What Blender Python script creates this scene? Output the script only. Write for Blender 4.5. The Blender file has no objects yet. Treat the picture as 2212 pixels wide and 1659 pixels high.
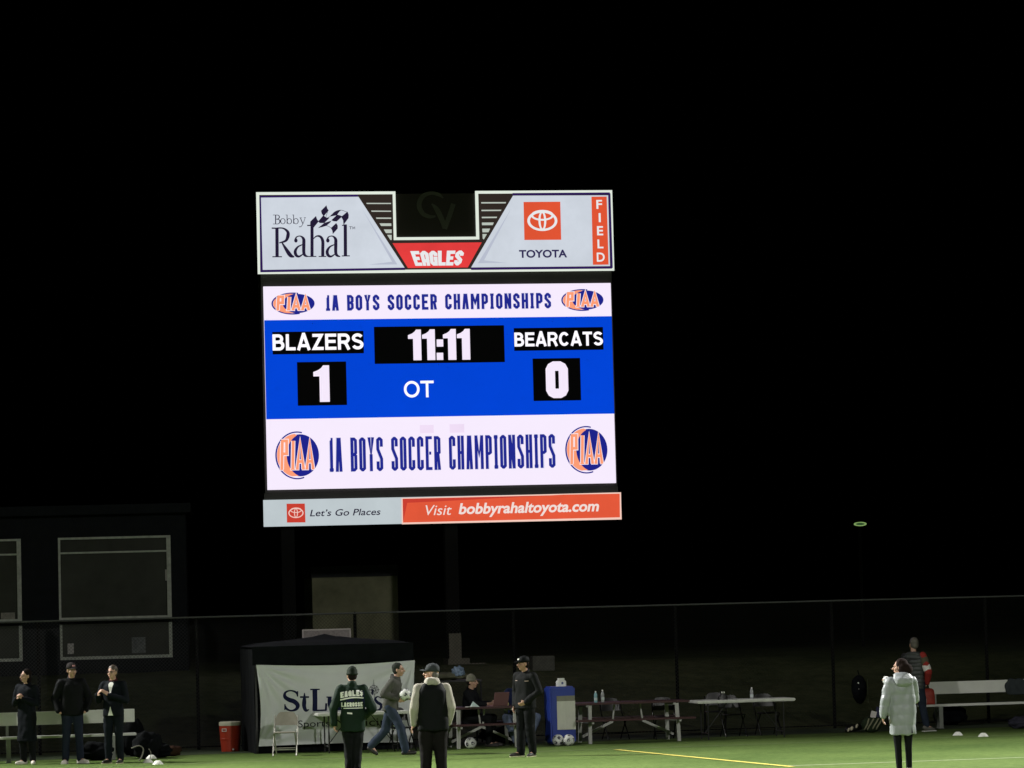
import bpy, bmesh, random
import numpy as np
from math import *
from mathutils import Vector, Matrix, noise
from mathutils.bvhtree import BVHTree

random.seed(7)
S = bpy.context.scene
COL = S.collection

# ------------------------------------------------------------------ camera
CAMZ, FPX = 2.75, 7500.0            # eye height (m), focal length in px of a 2212 px wide frame
ROLL, PITCH = radians(1.46), radians(3.585)
_f = Vector((0, cos(PITCH), sin(PITCH))); _r0 = Vector((1, 0, 0)); _u0 = Vector((0, -sin(PITCH), cos(PITCH)))
_r = cos(ROLL)*_r0 - sin(ROLL)*_u0
_u = sin(ROLL)*_r0 + cos(ROLL)*_u0
EYE = Vector((0, 0, CAMZ))
cd = bpy.data.cameras.new('camera'); cam = bpy.data.objects.new('camera', cd); COL.objects.link(cam)
cd.sensor_width = 36; cd.lens = FPX/2212*36; cd.clip_start = .5; cd.clip_end = 2000
M = Matrix((_r, _u, -_f)).transposed().to_4x4(); M.translation = EYE
cam.matrix_world = M
S.camera = cam

# ------------------------------------------------------------------ night sky
W = bpy.data.worlds.new('World'); S.world = W; W.use_nodes = True
nt = W.node_tree; bg = nt.nodes['Background']
sky = nt.nodes.new('ShaderNodeTexSky'); sky.sky_type = 'NISHITA'; sky.sun_disc = False
sky.sun_elevation = radians(-9); sky.sun_rotation = radians(180)
nt.links.new(sky.outputs[0], bg.inputs[0]); bg.inputs[1].default_value = 0.06
S.view_settings.view_transform = 'Standard'; S.view_settings.look = 'None'
S.view_settings.exposure = 0; S.view_settings.gamma = 1; S.view_settings.use_curve_mapping = False
NEAR_W, FAR_W = 108000, 600000         # stadium floodlights, near side and far side

# ------------------------------------------------------------------ helpers
def ray(px, py): return _f*FPX + (px-1106)*_r - (py-829.5)*_u
def G(px, py, z=0.0):
    d = ray(px, py); t = (z-CAMZ)/d.z
    return EYE + d*t
def WY(px, py, Y):
    d = ray(px, py); return EYE + d*(Y/d.y)
def lin(c): c /= 255.0; return c/12.92 if c <= .04045 else ((c+.055)/1.055)**2.4
def C(r, g, b): return (lin(r), lin(g), lin(b))

MATS = {}
def mat(name, col, rough=.8, emit=None, es=1.0, metal=0, var=.12, scale=6, bump=0, bscale=60, trans=0, sheen=0, coat=0):
    if name in MATS: return MATS[name]
    m = bpy.data.materials.new(name); m.use_nodes = True; MATS[name] = m
    n = m.node_tree.nodes; l = m.node_tree.links; b = n['Principled BSDF']
    b.inputs['Roughness'].default_value = rough; b.inputs['Metallic'].default_value = metal
    b.inputs['Transmission Weight'].default_value = trans
    b.inputs['Coat Weight'].default_value = coat
    b.inputs['Specular IOR Level'].default_value = .1 if rough > .6 else .4
    tc = n.new('ShaderNodeTexCoord'); no = n.new('ShaderNodeTexNoise'); no.inputs['Scale'].default_value = scale
    no.inputs['Detail'].default_value = 5; no.inputs['Roughness'].default_value = .65
    l.new(tc.outputs['Object'], no.inputs['Vector'])
    def ramp(c):
        r = n.new('ShaderNodeValToRGB'); r.color_ramp.elements[0].position = .3; r.color_ramp.elements[1].position = .7
        r.color_ramp.elements[0].color = (*[x*(1-var) for x in c], 1); r.color_ramp.elements[1].color = (*[min(1, x*(1+var)) for x in c], 1)
        l.new(no.outputs['Fac'], r.inputs['Fac']); return r
    if emit:
        b.inputs['Base Color'].default_value = (*col, 1)
        r = ramp(emit); l.new(r.outputs['Color'], b.inputs['Emission Color']); b.inputs['Emission Strength'].default_value = es
    else:
        r = ramp(col); l.new(r.outputs['Color'], b.inputs['Base Color'])
    if bump:
        n2 = n.new('ShaderNodeTexNoise'); n2.inputs['Scale'].default_value = bscale; l.new(tc.outputs['Object'], n2.inputs['Vector'])
        bp = n.new('ShaderNodeBump'); bp.inputs['Strength'].default_value = bump; bp.inputs['Distance'].default_value = .01
        l.new(n2.outputs['Fac'], bp.inputs['Height']); l.new(bp.outputs['Normal'], b.inputs['Normal'])
    return m

def tag(o, label=None, cat=None, group=None, kind=None):
    if label: o['label'] = label
    if cat: o['category'] = cat
    if group: o['group'] = group
    if kind: o['kind'] = kind
    return o
def empty(name, loc, rz=0, label=None, cat=None, group=None):
    o = bpy.data.objects.new(name, None); COL.objects.link(o); o.location = loc; o.rotation_euler = (0, 0, rz)
    o.empty_display_size = .2
    return tag(o, label, cat, group)
def link(name, me, m, parent=None, smooth=False):
    if m is not None:
        for x in (m if isinstance(m, (list, tuple)) else [m]): me.materials.append(x)
    if smooth: me.polygons.foreach_set('use_smooth', [True]*len(me.polygons))
    o = bpy.data.objects.new(name, me); COL.objects.link(o)
    if parent: o.parent = parent
    return o
def children(o): return [c for c in bpy.data.objects if c.parent == o]
def copy_tree(o, parent=None):
    c = o.copy(); COL.objects.link(c)
    if parent: c.parent = parent
    for ch in children(o): copy_tree(ch, c)
    return c

def rotto(d):
    d = Vector(d).normalized(); return Vector((0, 0, 1)).rotation_difference(d).to_matrix()

class MB:
    def __init__(s): s.v = []; s.f = []
    def add(s, vs, fs):
        k = len(s.v); s.v += [tuple(v) for v in vs]; s.f += [tuple(i+k for i in f) for f in fs]; return s
    def box(s, c, d, R=None):
        vs = [Vector((x*d[0]/2, y*d[1]/2, z*d[2]/2)) for x in (-1, 1) for y in (-1, 1) for z in (-1, 1)]
        if R is not None: vs = [R @ v for v in vs]
        c = Vector(c)
        return s.add([v+c for v in vs], [(0, 1, 3, 2), (4, 6, 7, 5), (0, 4, 5, 1), (2, 3, 7, 6), (0, 2, 6, 4), (1, 5, 7, 3)])
    def box2(s, a, b):
        return s.box([(a[i]+b[i])/2 for i in range(3)], [abs(b[i]-a[i]) for i in range(3)])
    def bar(s, p, q, w, h):
        p, q = Vector(p), Vector(q); d = (q-p); L = d.length; z = d.normalized()
        x = z.cross(Vector((0, 1, 0)));
        if x.length < .01: x = Vector((1, 0, 0))
        x.normalize(); y = z.cross(x); R = Matrix((x, y, z)).transposed()
        return s.box((p+q)/2, (w, h, L), R)
    def tube(s, pts, r, n=8, rs=None, close=True):
        pts = [Vector(p) for p in pts]; k0 = len(s.v); m = len(pts)
        up = Vector((.13, .31, .94)); 
        for i, p in enumerate(pts):
            t = (pts[min(i+1, m-1)]-pts[max(i-1, 0)]).normalized()
            a = t.cross(up)
            if a.length < .05: a = t.cross(Vector((1, 0, 0)))
            a.normalize(); b = t.cross(a); rr = rs[i] if rs else r
            for j in range(n):
                th = 2*pi*j/n; s.v.append(tuple(p+a*cos(th)*rr+b*sin(th)*rr))
        for i in range(m-1):
            for j in range(n):
                s.f.append((k0+i*n+j, k0+i*n+(j+1) % n, k0+(i+1)*n+(j+1) % n, k0+(i+1)*n+j))
        if close: s.f.append(tuple(k0+j for j in range(n))[::-1]); s.f.append(tuple(k0+(m-1)*n+j for j in range(n)))
        return s
    def lathe(s, prof, n=24, c=(0, 0, 0)):
        k0 = len(s.v)
        for r, z in prof:
            for j in range(n): s.v.append((c[0]+r*cos(2*pi*j/n), c[1]+r*sin(2*pi*j/n), c[2]+z))
        for i in range(len(prof)-1):
            for j in range(n): s.f.append((k0+i*n+j, k0+i*n+(j+1) % n, k0+(i+1)*n+(j+1) % n, k0+(i+1)*n+j))
        s.f.append(tuple(k0+j for j in range(n))[::-1]); s.f.append(tuple(k0+(len(prof)-1)*n+j for j in range(n)))
        return s
    def loft(s, secs, n=20, pw=2.0):
        # secs: (cx, cy, z, rx, ry) horizontal rings, pw>2 gives a squarer section
        k0 = len(s.v)
        for (cx, cy, z, rx, ry) in secs:
            for j in range(n):
                a = 2*pi*j/n; ca, sa = cos(a), sin(a)
                s.v.append((cx+rx*copysign(abs(ca)**(2/pw), ca), cy+ry*copysign(abs(sa)**(2/pw), sa), z))
        m = len(secs)
        for i in range(m-1):
            for j in range(n): s.f.append((k0+i*n+j, k0+i*n+(j+1) % n, k0+(i+1)*n+(j+1) % n, k0+(i+1)*n+j))
        s.f.append(tuple(k0+j for j in range(n))[::-1]); s.f.append(tuple(k0+(m-1)*n+j for j in range(n)))
        return s
    def ell(s, c, r, R=None, nu=14, nv=9):
        k0 = len(s.v); c = Vector(c)
        pts = [Vector((0, 0, -1))]
        for i in range(1, nv):
            t = -pi/2+pi*i/nv
            for j in range(nu): pts.append(Vector((cos(t)*cos(2*pi*j/nu), cos(t)*sin(2*pi*j/nu), sin(t))))
        pts.append(Vector((0, 0, 1)))
        for p in pts:
            q = Vector((p.x*r[0], p.y*r[1], p.z*r[2]))
            if R is not None: q = R @ q
            s.v.append(tuple(q+c))
        for j in range(nu):
            s.f.append((k0, k0+1+(j+1) % nu, k0+1+j))
            s.f.append((k0+1+(nv-2)*nu+j, k0+1+(nv-2)*nu+(j+1) % nu, k0+1+(nv-1)*nu))
        for i in range(nv-2):
            for j in range(nu): s.f.append((k0+1+i*nu+j, k0+1+i*nu+(j+1) % nu, k0+1+(i+1)*nu+(j+1) % nu, k0+1+(i+1)*nu+j))
        return s
    def cap(s, p, q, r0, r1, n=12):
        p, q = Vector(p), Vector(q); d = q-p; L = max(d.length, 1e-4); R = rotto(d) if d.length > 1e-4 else Matrix.Identity(3)
        prof = []
        for i in range(1, 5): t = -pi/2+pi/2*i/4; prof.append((r0*cos(t), r0*sin(t)))
        for i in range(0, 4): t = pi/2*i/4; prof.append((r1*cos(t), L+r1*sin(t)))
        k0 = len(s.v)
        s.v.append(tuple(p+R@Vector((0, 0, -r0))))
        for r, z in prof:
            for j in range(n): s.v.append(tuple(p+R@Vector((r*cos(2*pi*j/n), r*sin(2*pi*j/n), z))))
        s.v.append(tuple(p+R@Vector((0, 0, L+r1)))); m = len(prof); top = k0+1+m*n
        for j in range(n):
            s.f.append((k0, k0+1+(j+1) % n, k0+1+j)); s.f.append((k0+1+(m-1)*n+j, k0+1+(m-1)*n+(j+1) % n, top))
        for i in range(m-1):
            for j in range(n): s.f.append((k0+1+i*n+j, k0+1+i*n+(j+1) % n, k0+1+(i+1)*n+(j+1) % n, k0+1+(i+1)*n+j))
        return s
    def mesh(s):
        me = bpy.data.meshes.new('m'); me.from_pydata(s.v, [], s.f); me.update(); return me
    def build(s, name, m, parent=None, smooth=False, bevel=0):
        me = s.mesh()
        if bevel:
            bm = bmesh.new(); bm.from_mesh(me); bmesh.ops.bevel(bm, geom=bm.edges[:], offset=bevel, segments=2, affect='EDGES'); bm.to_mesh(me); bm.free()
        return link(name, me, m, parent, smooth)

def smooth_line(pts, per=6):
    P = [Vector(p) for p in pts]; out = []
    for i in range(len(P)-1):
        a = P[max(i-1, 0)]; b = P[i]; c = P[i+1]; d = P[min(i+2, len(P)-1)]
        for k in range(per):
            t = k/per; out.append(.5*((2*b)+(-a+c)*t+(2*a-5*b+4*c-d)*t*t+(-a+3*b-3*c+d)*t**3))
    out.append(P[-1]); return out

def remesh(mb, vox, fold=0.0, fscale=(6, 6, 3), puff=None, sm=2):
    me = mb.mesh(); o = bpy.data.objects.new('tmp', me); COL.objects.link(o)
    md = o.modifiers.new('r', 'REMESH'); md.mode = 'VOXEL'; md.voxel_size = vox; md.use_smooth_shade = True
    if sm:
        ms = o.modifiers.new('s', 'SMOOTH'); ms.factor = .5; ms.iterations = sm
    dg = bpy.context.evaluated_depsgraph_get()
    out = bpy.data.meshes.new_from_object(o.evaluated_get(dg))
    bpy.data.objects.remove(o); bpy.data.meshes.remove(me)
    if fold or puff:
        ns = [v.normal.copy() for v in out.vertices]; off = random.random()*50
        for v, n in zip(out.vertices, ns):
            c = v.co; d = 0
            if fold:
                d += fold*noise.noise(Vector((c.x*fscale[0]+off, c.y*fscale[1], c.z*fscale[2]+c.x*4)))
                d += fold*.5*noise.noise(Vector((c.x*fscale[0]*2.3+off, c.y*fscale[1]*2.3, c.z*fscale[2]*3)))
            if puff: d += puff[0]*(abs(sin(pi*c.z/puff[1]))**.5-.6)
            v.co = c+n*d
    return out

# ------------------------------------------------------------------ lettering
def ribbon(pts, ws, closed=False, flat=True):
    """2-D stroke with mitred joins -> (verts, faces)."""
    P = []; W_ = []
    for i, p in enumerate(pts):
        v = Vector((p[0], p[1]))
        if P and (v-P[-1]).length < 1e-5: continue
        P.append(v); W_.append(ws[i] if isinstance(ws, (list, tuple)) else ws)
    if closed and (P[0]-P[-1]).length < 1e-5: P.pop(); W_.pop()
    ws = W_; n = len(P)
    if not isinstance(ws, (list, tuple)): ws = [ws]*n
    vs = []; fs = []
    for i in range(n):
        a = P[i-1] if (i > 0 or closed) else None; c = P[(i+1) % n] if (i < n-1 or closed) else None
        d1 = (P[i]-a).normalized() if a is not None else None; d2 = (c-P[i]).normalized() if c is not None else None
        if d1 is None: d1 = d2
        if d2 is None: d2 = d1
        n1 = Vector((-d1.y, d1.x)); n2 = Vector((-d2.y, d2.x)); m = n1+n2
        if m.length < 1e-3: m = n1.copy()
        m.normalize(); k = 1/max(.45, m.dot(n1)); w = ws[i]/2
        vs += [P[i]+m*w*k, P[i]-m*w*k]
    for i in range(n-1+(1 if closed else 0)):
        j = (i+1) % n; fs.append((2*i, 2*i+1, 2*j+1, 2*j))
    return vs, fs

def block_glyph(ch, w, h, t, bulk=1):
    L, R, B, T, Mi = t/2, w-t/2, t/2, h-t/2, h*.5
    c = min(t*.55, w*.22); x = w/2
    O = [((L, B+c), (L, T-c), (L+c, T), (R-c, T), (R, T-c), (R, B+c), (R-c, B), (L+c, B))]
    op = lambda *s: [(list(p), False) for p in s]
    if ch in 'O0': return [(list(O[0]), True)]
    if ch == 'C': return op([(R, T-.26*h), (R, T-c), (R-c, T), (L+c, T), (L, T-c), (L, B+c), (L+c, B), (R-c, B), (R, B+c), (R, B+.26*h)])
    if ch == 'G': return op([(R, T-.24*h), (R, T-c), (R-c, T), (L+c, T), (L, T-c), (L, B+c), (L+c, B), (R, B), (R, Mi), (x, Mi)])
    if ch == 'S': return op([(R, T-.24*h), (R, T-c), (R-c, T), (L+c, T), (L, T-c), (L, Mi+.14*h), (R, Mi-.14*h), (R, B+c), (R-c, B), (L+c, B), (L, B+c), (L, B+.24*h)])
    if ch == 'E': return op([(w, T), (L, T), (L, B), (w, B)], [(L, Mi), (w*.86, Mi)])
    if ch == 'L': return op([(L, h), (L, B), (w, B)])
    if ch == 'F': return op([(w, T), (L, T), (L, 0)], [(L, Mi), (w*.86, Mi)])
    if ch == 'H': return op([(L, 0), (L, h)], [(R, 0), (R, h)], [(L, Mi), (R, Mi)])
    if ch == 'R': return op([(L, 0), (L, T), (R-c, T), (R, T-c), (R, Mi+c*.4), (R-c, Mi-c*.3), (L, Mi-c*.3)], [(R-c*.9, Mi-c*.3), (R, 0)])
    if ch == 'P': return op([(L, 0), (L, T), (R-c, T), (R, T-c), (R, Mi-c*.2), (R-c, Mi-c), (L, Mi-c)])
    if ch == 'B': return op([(L, 0), (L, T), (R-c, T), (R, T-c), (R, Mi+c), (R-c, Mi), (R, Mi-c), (R, B+c), (R-c, B), (L, B)], [(L, Mi), (R-c, Mi)])
    if ch == 'D': return op([(L, B), (L, T), (R-c, T), (R, T-c), (R, B+c), (R-c, B), (L, B)])
    if ch == 'A': return op([(L, 0), (x-t*.22, T), (x+t*.22, T), (R, 0)], [(L+t*.3, h*.3), (R-t*.3, h*.3)])
    if ch == 'a': return op([(L, 0), (L, T-c), (L+c, T), (R-c, T), (R, T-c), (R, 0)], [(L, h*.34), (R, h*.34)])
    if ch == 'Y': return op([(L, h), (x, h*.46), (R, h)], [(x, h*.5), (x, 0)])
    if ch == 'M': return op([(L, 0), (L, h)], [(R, 0), (R, h)], [(L, h), (x, h*.42), (R, h)])
    if ch == 'N': return op([(L, 0), (L, h)], [(R, 0), (R, h)], [(L, h*.97), (R, h*.03)])
    if ch == 'I': return op([(x, 0), (x, h)], [(x-t*.65, h*.94), (x+t*.65, h*.94)], [(x-t*.65, h*.06), (x+t*.65, h*.06)])
    if ch == 'T': return op([(0, T), (w, T)], [(x, T), (x, 0)])
    if ch == '1': return op([(x, 0), (x, T), (L, T)], [(0, h*.05+t*.1), (w, h*.05+t*.1)])
    if ch == 'U': return op([(L, h), (L, B+c), (L+c, B), (R-c, B), (R, B+c), (R, h)])
    return []

def arc(cx, cz, rx, rz, a0, a1, n=10):
    return [(cx+rx*cos(radians(a0+(a1-a0)*i/n)), cz+rz*sin(radians(a0+(a1-a0)*i/n))) for i in range(n+1)]
def sans_glyph(ch, w, h, t):
    L, R_, T, B_, Mi = t/2, w-t/2, h-t/2, t/2, h*.52
    if ch == 'B':
        r1, r2 = (T-Mi)/2, (Mi-B_)/2
        return [[(L, 0), (L, h)], [(L, T), (w-r1-t*.9, T)]+arc(w-r1-t*.9, Mi+r1, r1*1.05, r1, 90, -90)+[(L, Mi)], [(w-r2-t/2, Mi)]+arc(w-r2-t/2, B_+r2, r2, r2, 90, -90)+[(L, B_)]]
    if ch == 'R':
        r1 = (T-h*.47)/2
        return [[(L, 0), (L, h)], [(L, T), (w-r1-t*.6, T)]+arc(w-r1-t*.6, T-r1, r1, r1, 90, -90)+[(L, h*.47)], [(w*.50, h*.47), (w*.66, h*.36), (w-t*.45, 0)]]
    if ch == 'L': return [[(L, h), (L, B_), (w, B_)]]
    if ch == 'E': return [[(w, T), (L, T), (L, B_), (w, B_)], [(L, Mi), (w*.93, Mi)]]
    if ch == 'Z': return [[(t*.2, T), (w-t*.75, T), (t*.75, B_), (w, B_)]]
    if ch == 'T': return [[(0, T), (w, T)], [(w/2, T), (w/2, 0)]]
    if ch == 'A': return [[(t*.4, 0), (w/2-t*.08, h*.985), (w/2+t*.08, h*.985), (w-t*.4, 0)], [(w*.24, h*.28), (w*.76, h*.28)]]
    if ch == 'C': return [arc(w/2, h/2, w/2-t/2, h/2-t/2, 38, 322, 28)]
    if ch == 'O': return [arc(w/2, h/2, w/2-t/2, h/2-t/2, 0, 360, 36)]
    if ch == 'S':
        x = w/2; rx = w/2-t/2; r1 = (T-Mi)/2; r2 = (Mi-B_)/2
        return [arc(x, Mi+r1, rx*.94, r1, 22, 200, 12)+[(x-rx*.55, Mi+r1*.25), (x, Mi), (x+rx*.6, Mi-r2*.25)]+arc(x, B_+r2, rx, r2, 18, -160, 12)]
    return []

class Art:
    """flat print laid on a plane: (s, z) coordinates, thin layers stacked towards the viewer (-y)."""
    def __init__(s, y0=0.0): s.y = y0; s.mb = MB(); s.k = 0; s.done = []
    def cut(s):
        if s.mb.v: s.done.append(s.mb); s.mb = MB()
    def put(s, vs, fs):
        s.k += 1; y = s.y-.0004*(s.k % 12)
        s.mb.add([(v[0], y, v[1]) for v in vs], fs)
    def poly(s, pts): s.put(pts, [tuple(range(len(pts)))])
    def stroke(s, pts, w, closed=False, curve=False):
        if curve:
            if isinstance(w, (list, tuple)):
                q = smooth_line([(p[0], p[1], ww) for p, ww in zip(pts, w)], 5); pts = [(a.x, a.y) for a in q]; w = [max(.0001, a.z) for a in q]
            else: pts = [(a.x, a.y) for a in smooth_line([(p[0], p[1], 0) for p in pts], 5)]
        s.put(*ribbon(pts, w, closed))
    def ellipse(s, c, rx, ry, n=40): s.poly([(c[0]+rx*cos(2*pi*i/n), c[1]+ry*sin(2*pi*i/n)) for i in range(n)])
    def ring(s, c, rx, ry, wx, wy, n=44, a0=0, a1=2*pi):
        vs = []
        for i in range(n+1):
            a = a0+(a1-a0)*i/n
            vs += [(c[0]+rx*cos(a), c[1]+ry*sin(a)), (c[0]+(rx-wx)*cos(a), c[1]+(ry-wy)*sin(a))]
        s.put(vs, [(2*i, 2*i+1, 2*i+3, 2*i+2) for i in range(n)])
    def block(s, text, s0, z0, s1, z1, t, gap=.16, space=.55, warp=None, widths=None):
        widths = widths or {}
        ws = [(space if c == ' ' else widths.get(c, 1.0)) for c in text]
        tot = sum(ws)+gap*(len(text)-1); u = (s1-s0)/tot; x = s0; h = z1-z0
        for c, w in zip(text, ws):
            if c != ' ':
                for pts, cl in block_glyph(c, w*u, h, t):
                    vs, fs = ribbon(pts, t, cl); vs = [(x+v[0], z0+min(max(v[1], 0), h)) for v in vs]
                    if warp: vs = [warp((v[0]-s0)/(s1-s0), (v[1]-z0)/h) for v in vs]
                    s.put(vs, fs)
            elif not warp: s.cut()
            x += (w+gap)*u
    def sans(s, text, s0, z0, s1, z1, t, gap=.14, widths={}):
        ws = [widths.get(c, 1.0) for c in text]; u = (s1-s0)/(sum(ws)+gap*(len(text)-1)); x = s0; h = z1-z0
        for c, w in zip(text, ws):
            for pts in sans_glyph(c, w*u, h, t):
                vs, fs = ribbon(pts, t, False); s.put([(x+v[0], z0+v[1]) for v in vs], fs)
            x += (w+gap)*u
    def font(s, text, s0, z0, s1, z1, bold=0, shear=0, track=1.0):
        cu = bpy.data.curves.new('t', 'FONT'); cu.body = text; cu.size = 1; cu.offset = bold; cu.shear = shear; cu.space_character = track
        cu.resolution_u = 4; cu.fill_mode = 'FRONT'
        o = bpy.data.objects.new('t', cu); COL.objects.link(o); dg = bpy.context.evaluated_depsgraph_get()
        me = bpy.data.meshes.new_from_object(o.evaluated_get(dg)); bpy.data.objects.remove(o)
        xs = [v.co.x for v in me.vertices]; ys = [v.co.y for v in me.vertices]
        a, b, c, d = min(xs), max(xs), min(ys), max(ys)
        V = [(s0+(v.co.x-a)/(b-a)*(s1-s0), z0+(v.co.y-c)/(d-c)*(z1-z0)) for v in me.vertices]
        F = sorted([tuple(p.vertices) for p in me.polygons], key=lambda f: min(V[i][0] for i in f))
        grp = []; mx = -1e9; gap = .17*(s1-s0)/(b-a)
        for f in F:
            if not grp or min(V[i][0] for i in f)-mx > gap: grp.append([])
            grp[-1].append(f); mx = max(mx, max(V[i][0] for i in f))
        for g in grp:
            ids = sorted({i for f in g for i in f}); mp = {i: k for k, i in enumerate(ids)}
            s.put([V[i] for i in ids], [tuple(mp[i] for i in f) for f in g])
            if len(grp) > 1: s.cut()
        bpy.data.meshes.remove(me)
    def build(s, name, m, parent):
        s.cut(); return [q.build(name, m, parent) for q in s.done][-1]

# ------------------------------------------------------------------ site frame
_a = G(0, 1634.5); _b = G(2212, 1559.7)
PHI = atan2(_b.y-_a.y, _b.x-_a.x)
FO = (_a+_b)/2; AX = Vector((cos(PHI), sin(PHI), 0)); AN = Vector((-sin(PHI), cos(PHI), 0))   # along the fence / away behind it
def SN(s, n, z=0): p = FO+AX*s+AN*n; return Vector((p.x, p.y, z))
def toSN(p): d = Vector(p)-FO; return d.dot(AX), d.dot(AN)
def on_plane(px, py, o, yaw):
    """pixel -> (s, z) in the vertical plane through o with the given yaw"""
    n = Vector((sin(yaw), -cos(yaw), 0)); d = ray(px, py); t = n.dot(Vector(o)-EYE)/n.dot(d); P = EYE+d*t
    return (P-Vector(o)).dot(Vector((cos(yaw), sin(yaw), 0))), P.z

def bank_z(n, s=0):
    t = max(0, min(1, (n-.5)/8.5)); return 1.33*(t*t*(3-2*t))

# ground -------------------------------------------------------------------------
turf_m = None
def grass_material(name, c0, c1, scale, stripe=None):
    m = bpy.data.materials.new(name); m.use_nodes = True; n = m.node_tree.nodes; l = m.node_tree.links; b = n['Principled BSDF']
    b.inputs['Roughness'].default_value = .9; b.inputs['Specular IOR Level'].default_value = .15
    tc = n.new('ShaderNodeTexCoord')
    a = n.new('ShaderNodeTexNoise'); a.inputs['Scale'].default_value = scale; a.inputs['Detail'].default_value = 8; a.inputs['Roughness'].default_value = .75
    g = n.new('ShaderNodeTexNoise'); g.inputs['Scale'].default_value = .35; g.inputs['Detail'].default_value = 4
    l.new(tc.outputs['Object'], a.inputs['Vector']); l.new(tc.outputs['Object'], g.inputs['Vector'])
    mx = n.new('ShaderNodeMath'); mx.operation = 'MULTIPLY_ADD'; mx.inputs[1].default_value = .62; 
    l.new(a.outputs['Fac'], mx.inputs[0])
    m2 = n.new('ShaderNodeMath'); m2.operation = 'MULTIPLY'; m2.inputs[1].default_value = .38; l.new(g.outputs['Fac'], m2.inputs[0]); l.new(m2.outputs[0], mx.inputs[2])
    r = n.new('ShaderNodeValToRGB'); r.color_ramp.elements[0].position = .40; r.color_ramp.elements[1].position = .60
    r.color_ramp.elements[0].color = (*c0, 1); r.color_ramp.elements[1].color = (*c1, 1)
    l.new(mx.outputs[0], r.inputs['Fac']); l.new(r.outputs['Color'], b.inputs['Base Color'])
    bp = n.new('ShaderNodeBump'); bp.inputs['Strength'].default_value = .7; bp.inputs['Distance'].default_value = .03
    l.new(a.outputs['Fac'], bp.inputs['Height']); l.new(bp.outputs['Normal'], b.inputs['Normal'])
    return m
bank_m = grass_material('dormant_grass', (.028, .040, .012), (.078, .090, .036), 3.5)
turf_m = grass_material('artificial_turf', (.056, .102, .018), (.122, .186, .044), 6)
strip_m = grass_material('edge_strip', (.035, .055, .025), (.075, .095, .055), 8)

def ground_mesh():
    ss = [-400, -200, -90, -40] + list(np.arange(-22, 24, .5)) + [40, 90, 200, 400]
    nn = [-200, -100, -40, -10, -3, -1, 0, .3] + list(np.arange(.5, 12, .35)) + [13, 16, 20, 30, 60, 140, 300, 600]
    vs = []; fs = []
    for n in nn:
        for s in ss:
            z = bank_z(n)
            if n > .5: z += .05*noise.noise(Vector((s*.6, n*.6, 0)))*min(1, (n-.5))+.018*noise.noise(Vector((s*2.3, n*2.3, 3)))
            vs.append(tuple(SN(s, n, z)))
    k = len(ss)
    for i in range(len(nn)-1):
        for j in range(k-1): fs.append((i*k+j, i*k+j+1, (i+1)*k+j+1, (i+1)*k+j))
    me = bpy.data.meshes.new('g'); me.from_pydata(vs, [], fs); me.update(); return me
tag(link('ground', ground_mesh(), bank_m, smooth=True), kind='structure')
def sheet(name, pts, z, m, kind='structure'):
    mb = MB(); mb.add([(p[0], p[1], z) for p in pts], [tuple(range(len(pts)))])
    return tag(mb.build(name, m), kind=kind)
NE = toSN(G(1106, (1645-.0338*1106)))[1]       # where the turf ends
sheet('playing_field', [SN(-120, -120), SN(120, -120), SN(120, NE), SN(-120, NE)], .004, turf_m)
sheet('path', [SN(-120, NE+.06), SN(120, NE+.06), SN(120, -.12), SN(-120, -.12)], .006, strip_m)
paint_w = mat('white_turf_paint', (.30, .34, .22), .9, var=.25, scale=14)
paint_y = mat('yellow_turf_paint', (.62, .55, .13), .9, var=.2, scale=14)
for (pa, pb, w, m, nm) in [((987, 1629), (2100, 1593.5), .10, mat('worn_turf_paint', (.17, .22, .10), .9, var=.25, scale=10), 'turf_seam_line'),
                        ((1700, 1655.5), (2150, 1639), .12, paint_w, 'touch_line')]:
    sa, na = toSN(G(*pa)); sb, nb = toSN(G(*pb)); n0 = (na+nb)/2
    s0 = -60 if nm == 'turf_seam_line' else toSN(G(1690, 1655.5))[0]
    sheet(nm, [SN(s0, n0-w/2), SN(60, n0-w/2), SN(60, n0+w/2), SN(s0, n0+w/2)], .008, m)
ya, yb = G(1331, 1620.5), G(1712, 1657.5); dd = (yb-ya).normalized(); pp = Vector((-dd.y, dd.x, 0))*.06
yl = []
for i in range(13):
    t = i/12; yl.append(ya.lerp(yb, t)+Vector((0, 0, 0)))
sheet('yellow_line', [ya-pp, yb-pp, yb+pp, ya+pp], .012, paint_y)

# ------------------------------------------------------------------ scoreboard
BY = radians(9.5); BO = Vector((0, 80, 0))
def B(x, y): return on_plane(x*2212/4032, y*2212/4032, BO, BY)         # full-size photo pixel -> board coordinates
K1 = lambda x, y: B(980+x/2.9105, 720+y/2.9105)
K2 = lambda x, y: B(1700+x/2.9105, 720+y/2.9105)
K3 = lambda x, y: B(1000+x/2.861, 1080+y/2.861)
K4 = lambda x, y: B(1720+x/2.861, 1080+y/2.861)
K5 = lambda x, y: B(1000+x/2.9105, 1600+y/2.9105)
K6 = lambda x, y: B(1720+x/2.9105, 1600+y/2.9105)
K7 = lambda x, y: B(1560+x/4.609, 720+y/4.609)
sb = empty('scoreboard', BO, BY, 'tall black scoreboard with a lit blue and white video screen between two lit sign panels', 'scoreboard')
black = mat('black_cabinet_paint', (.022, .020, .019), .55, var=.2, scale=2)
def em(name, rgb, es=1.0, var=.03, scale=1.2): return mat('lit_'+name, (.005, .005, .005), .9, emit=C(*rgb), es=es, var=var, scale=scale)
X0, X1 = -5.80, 2.46
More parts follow.
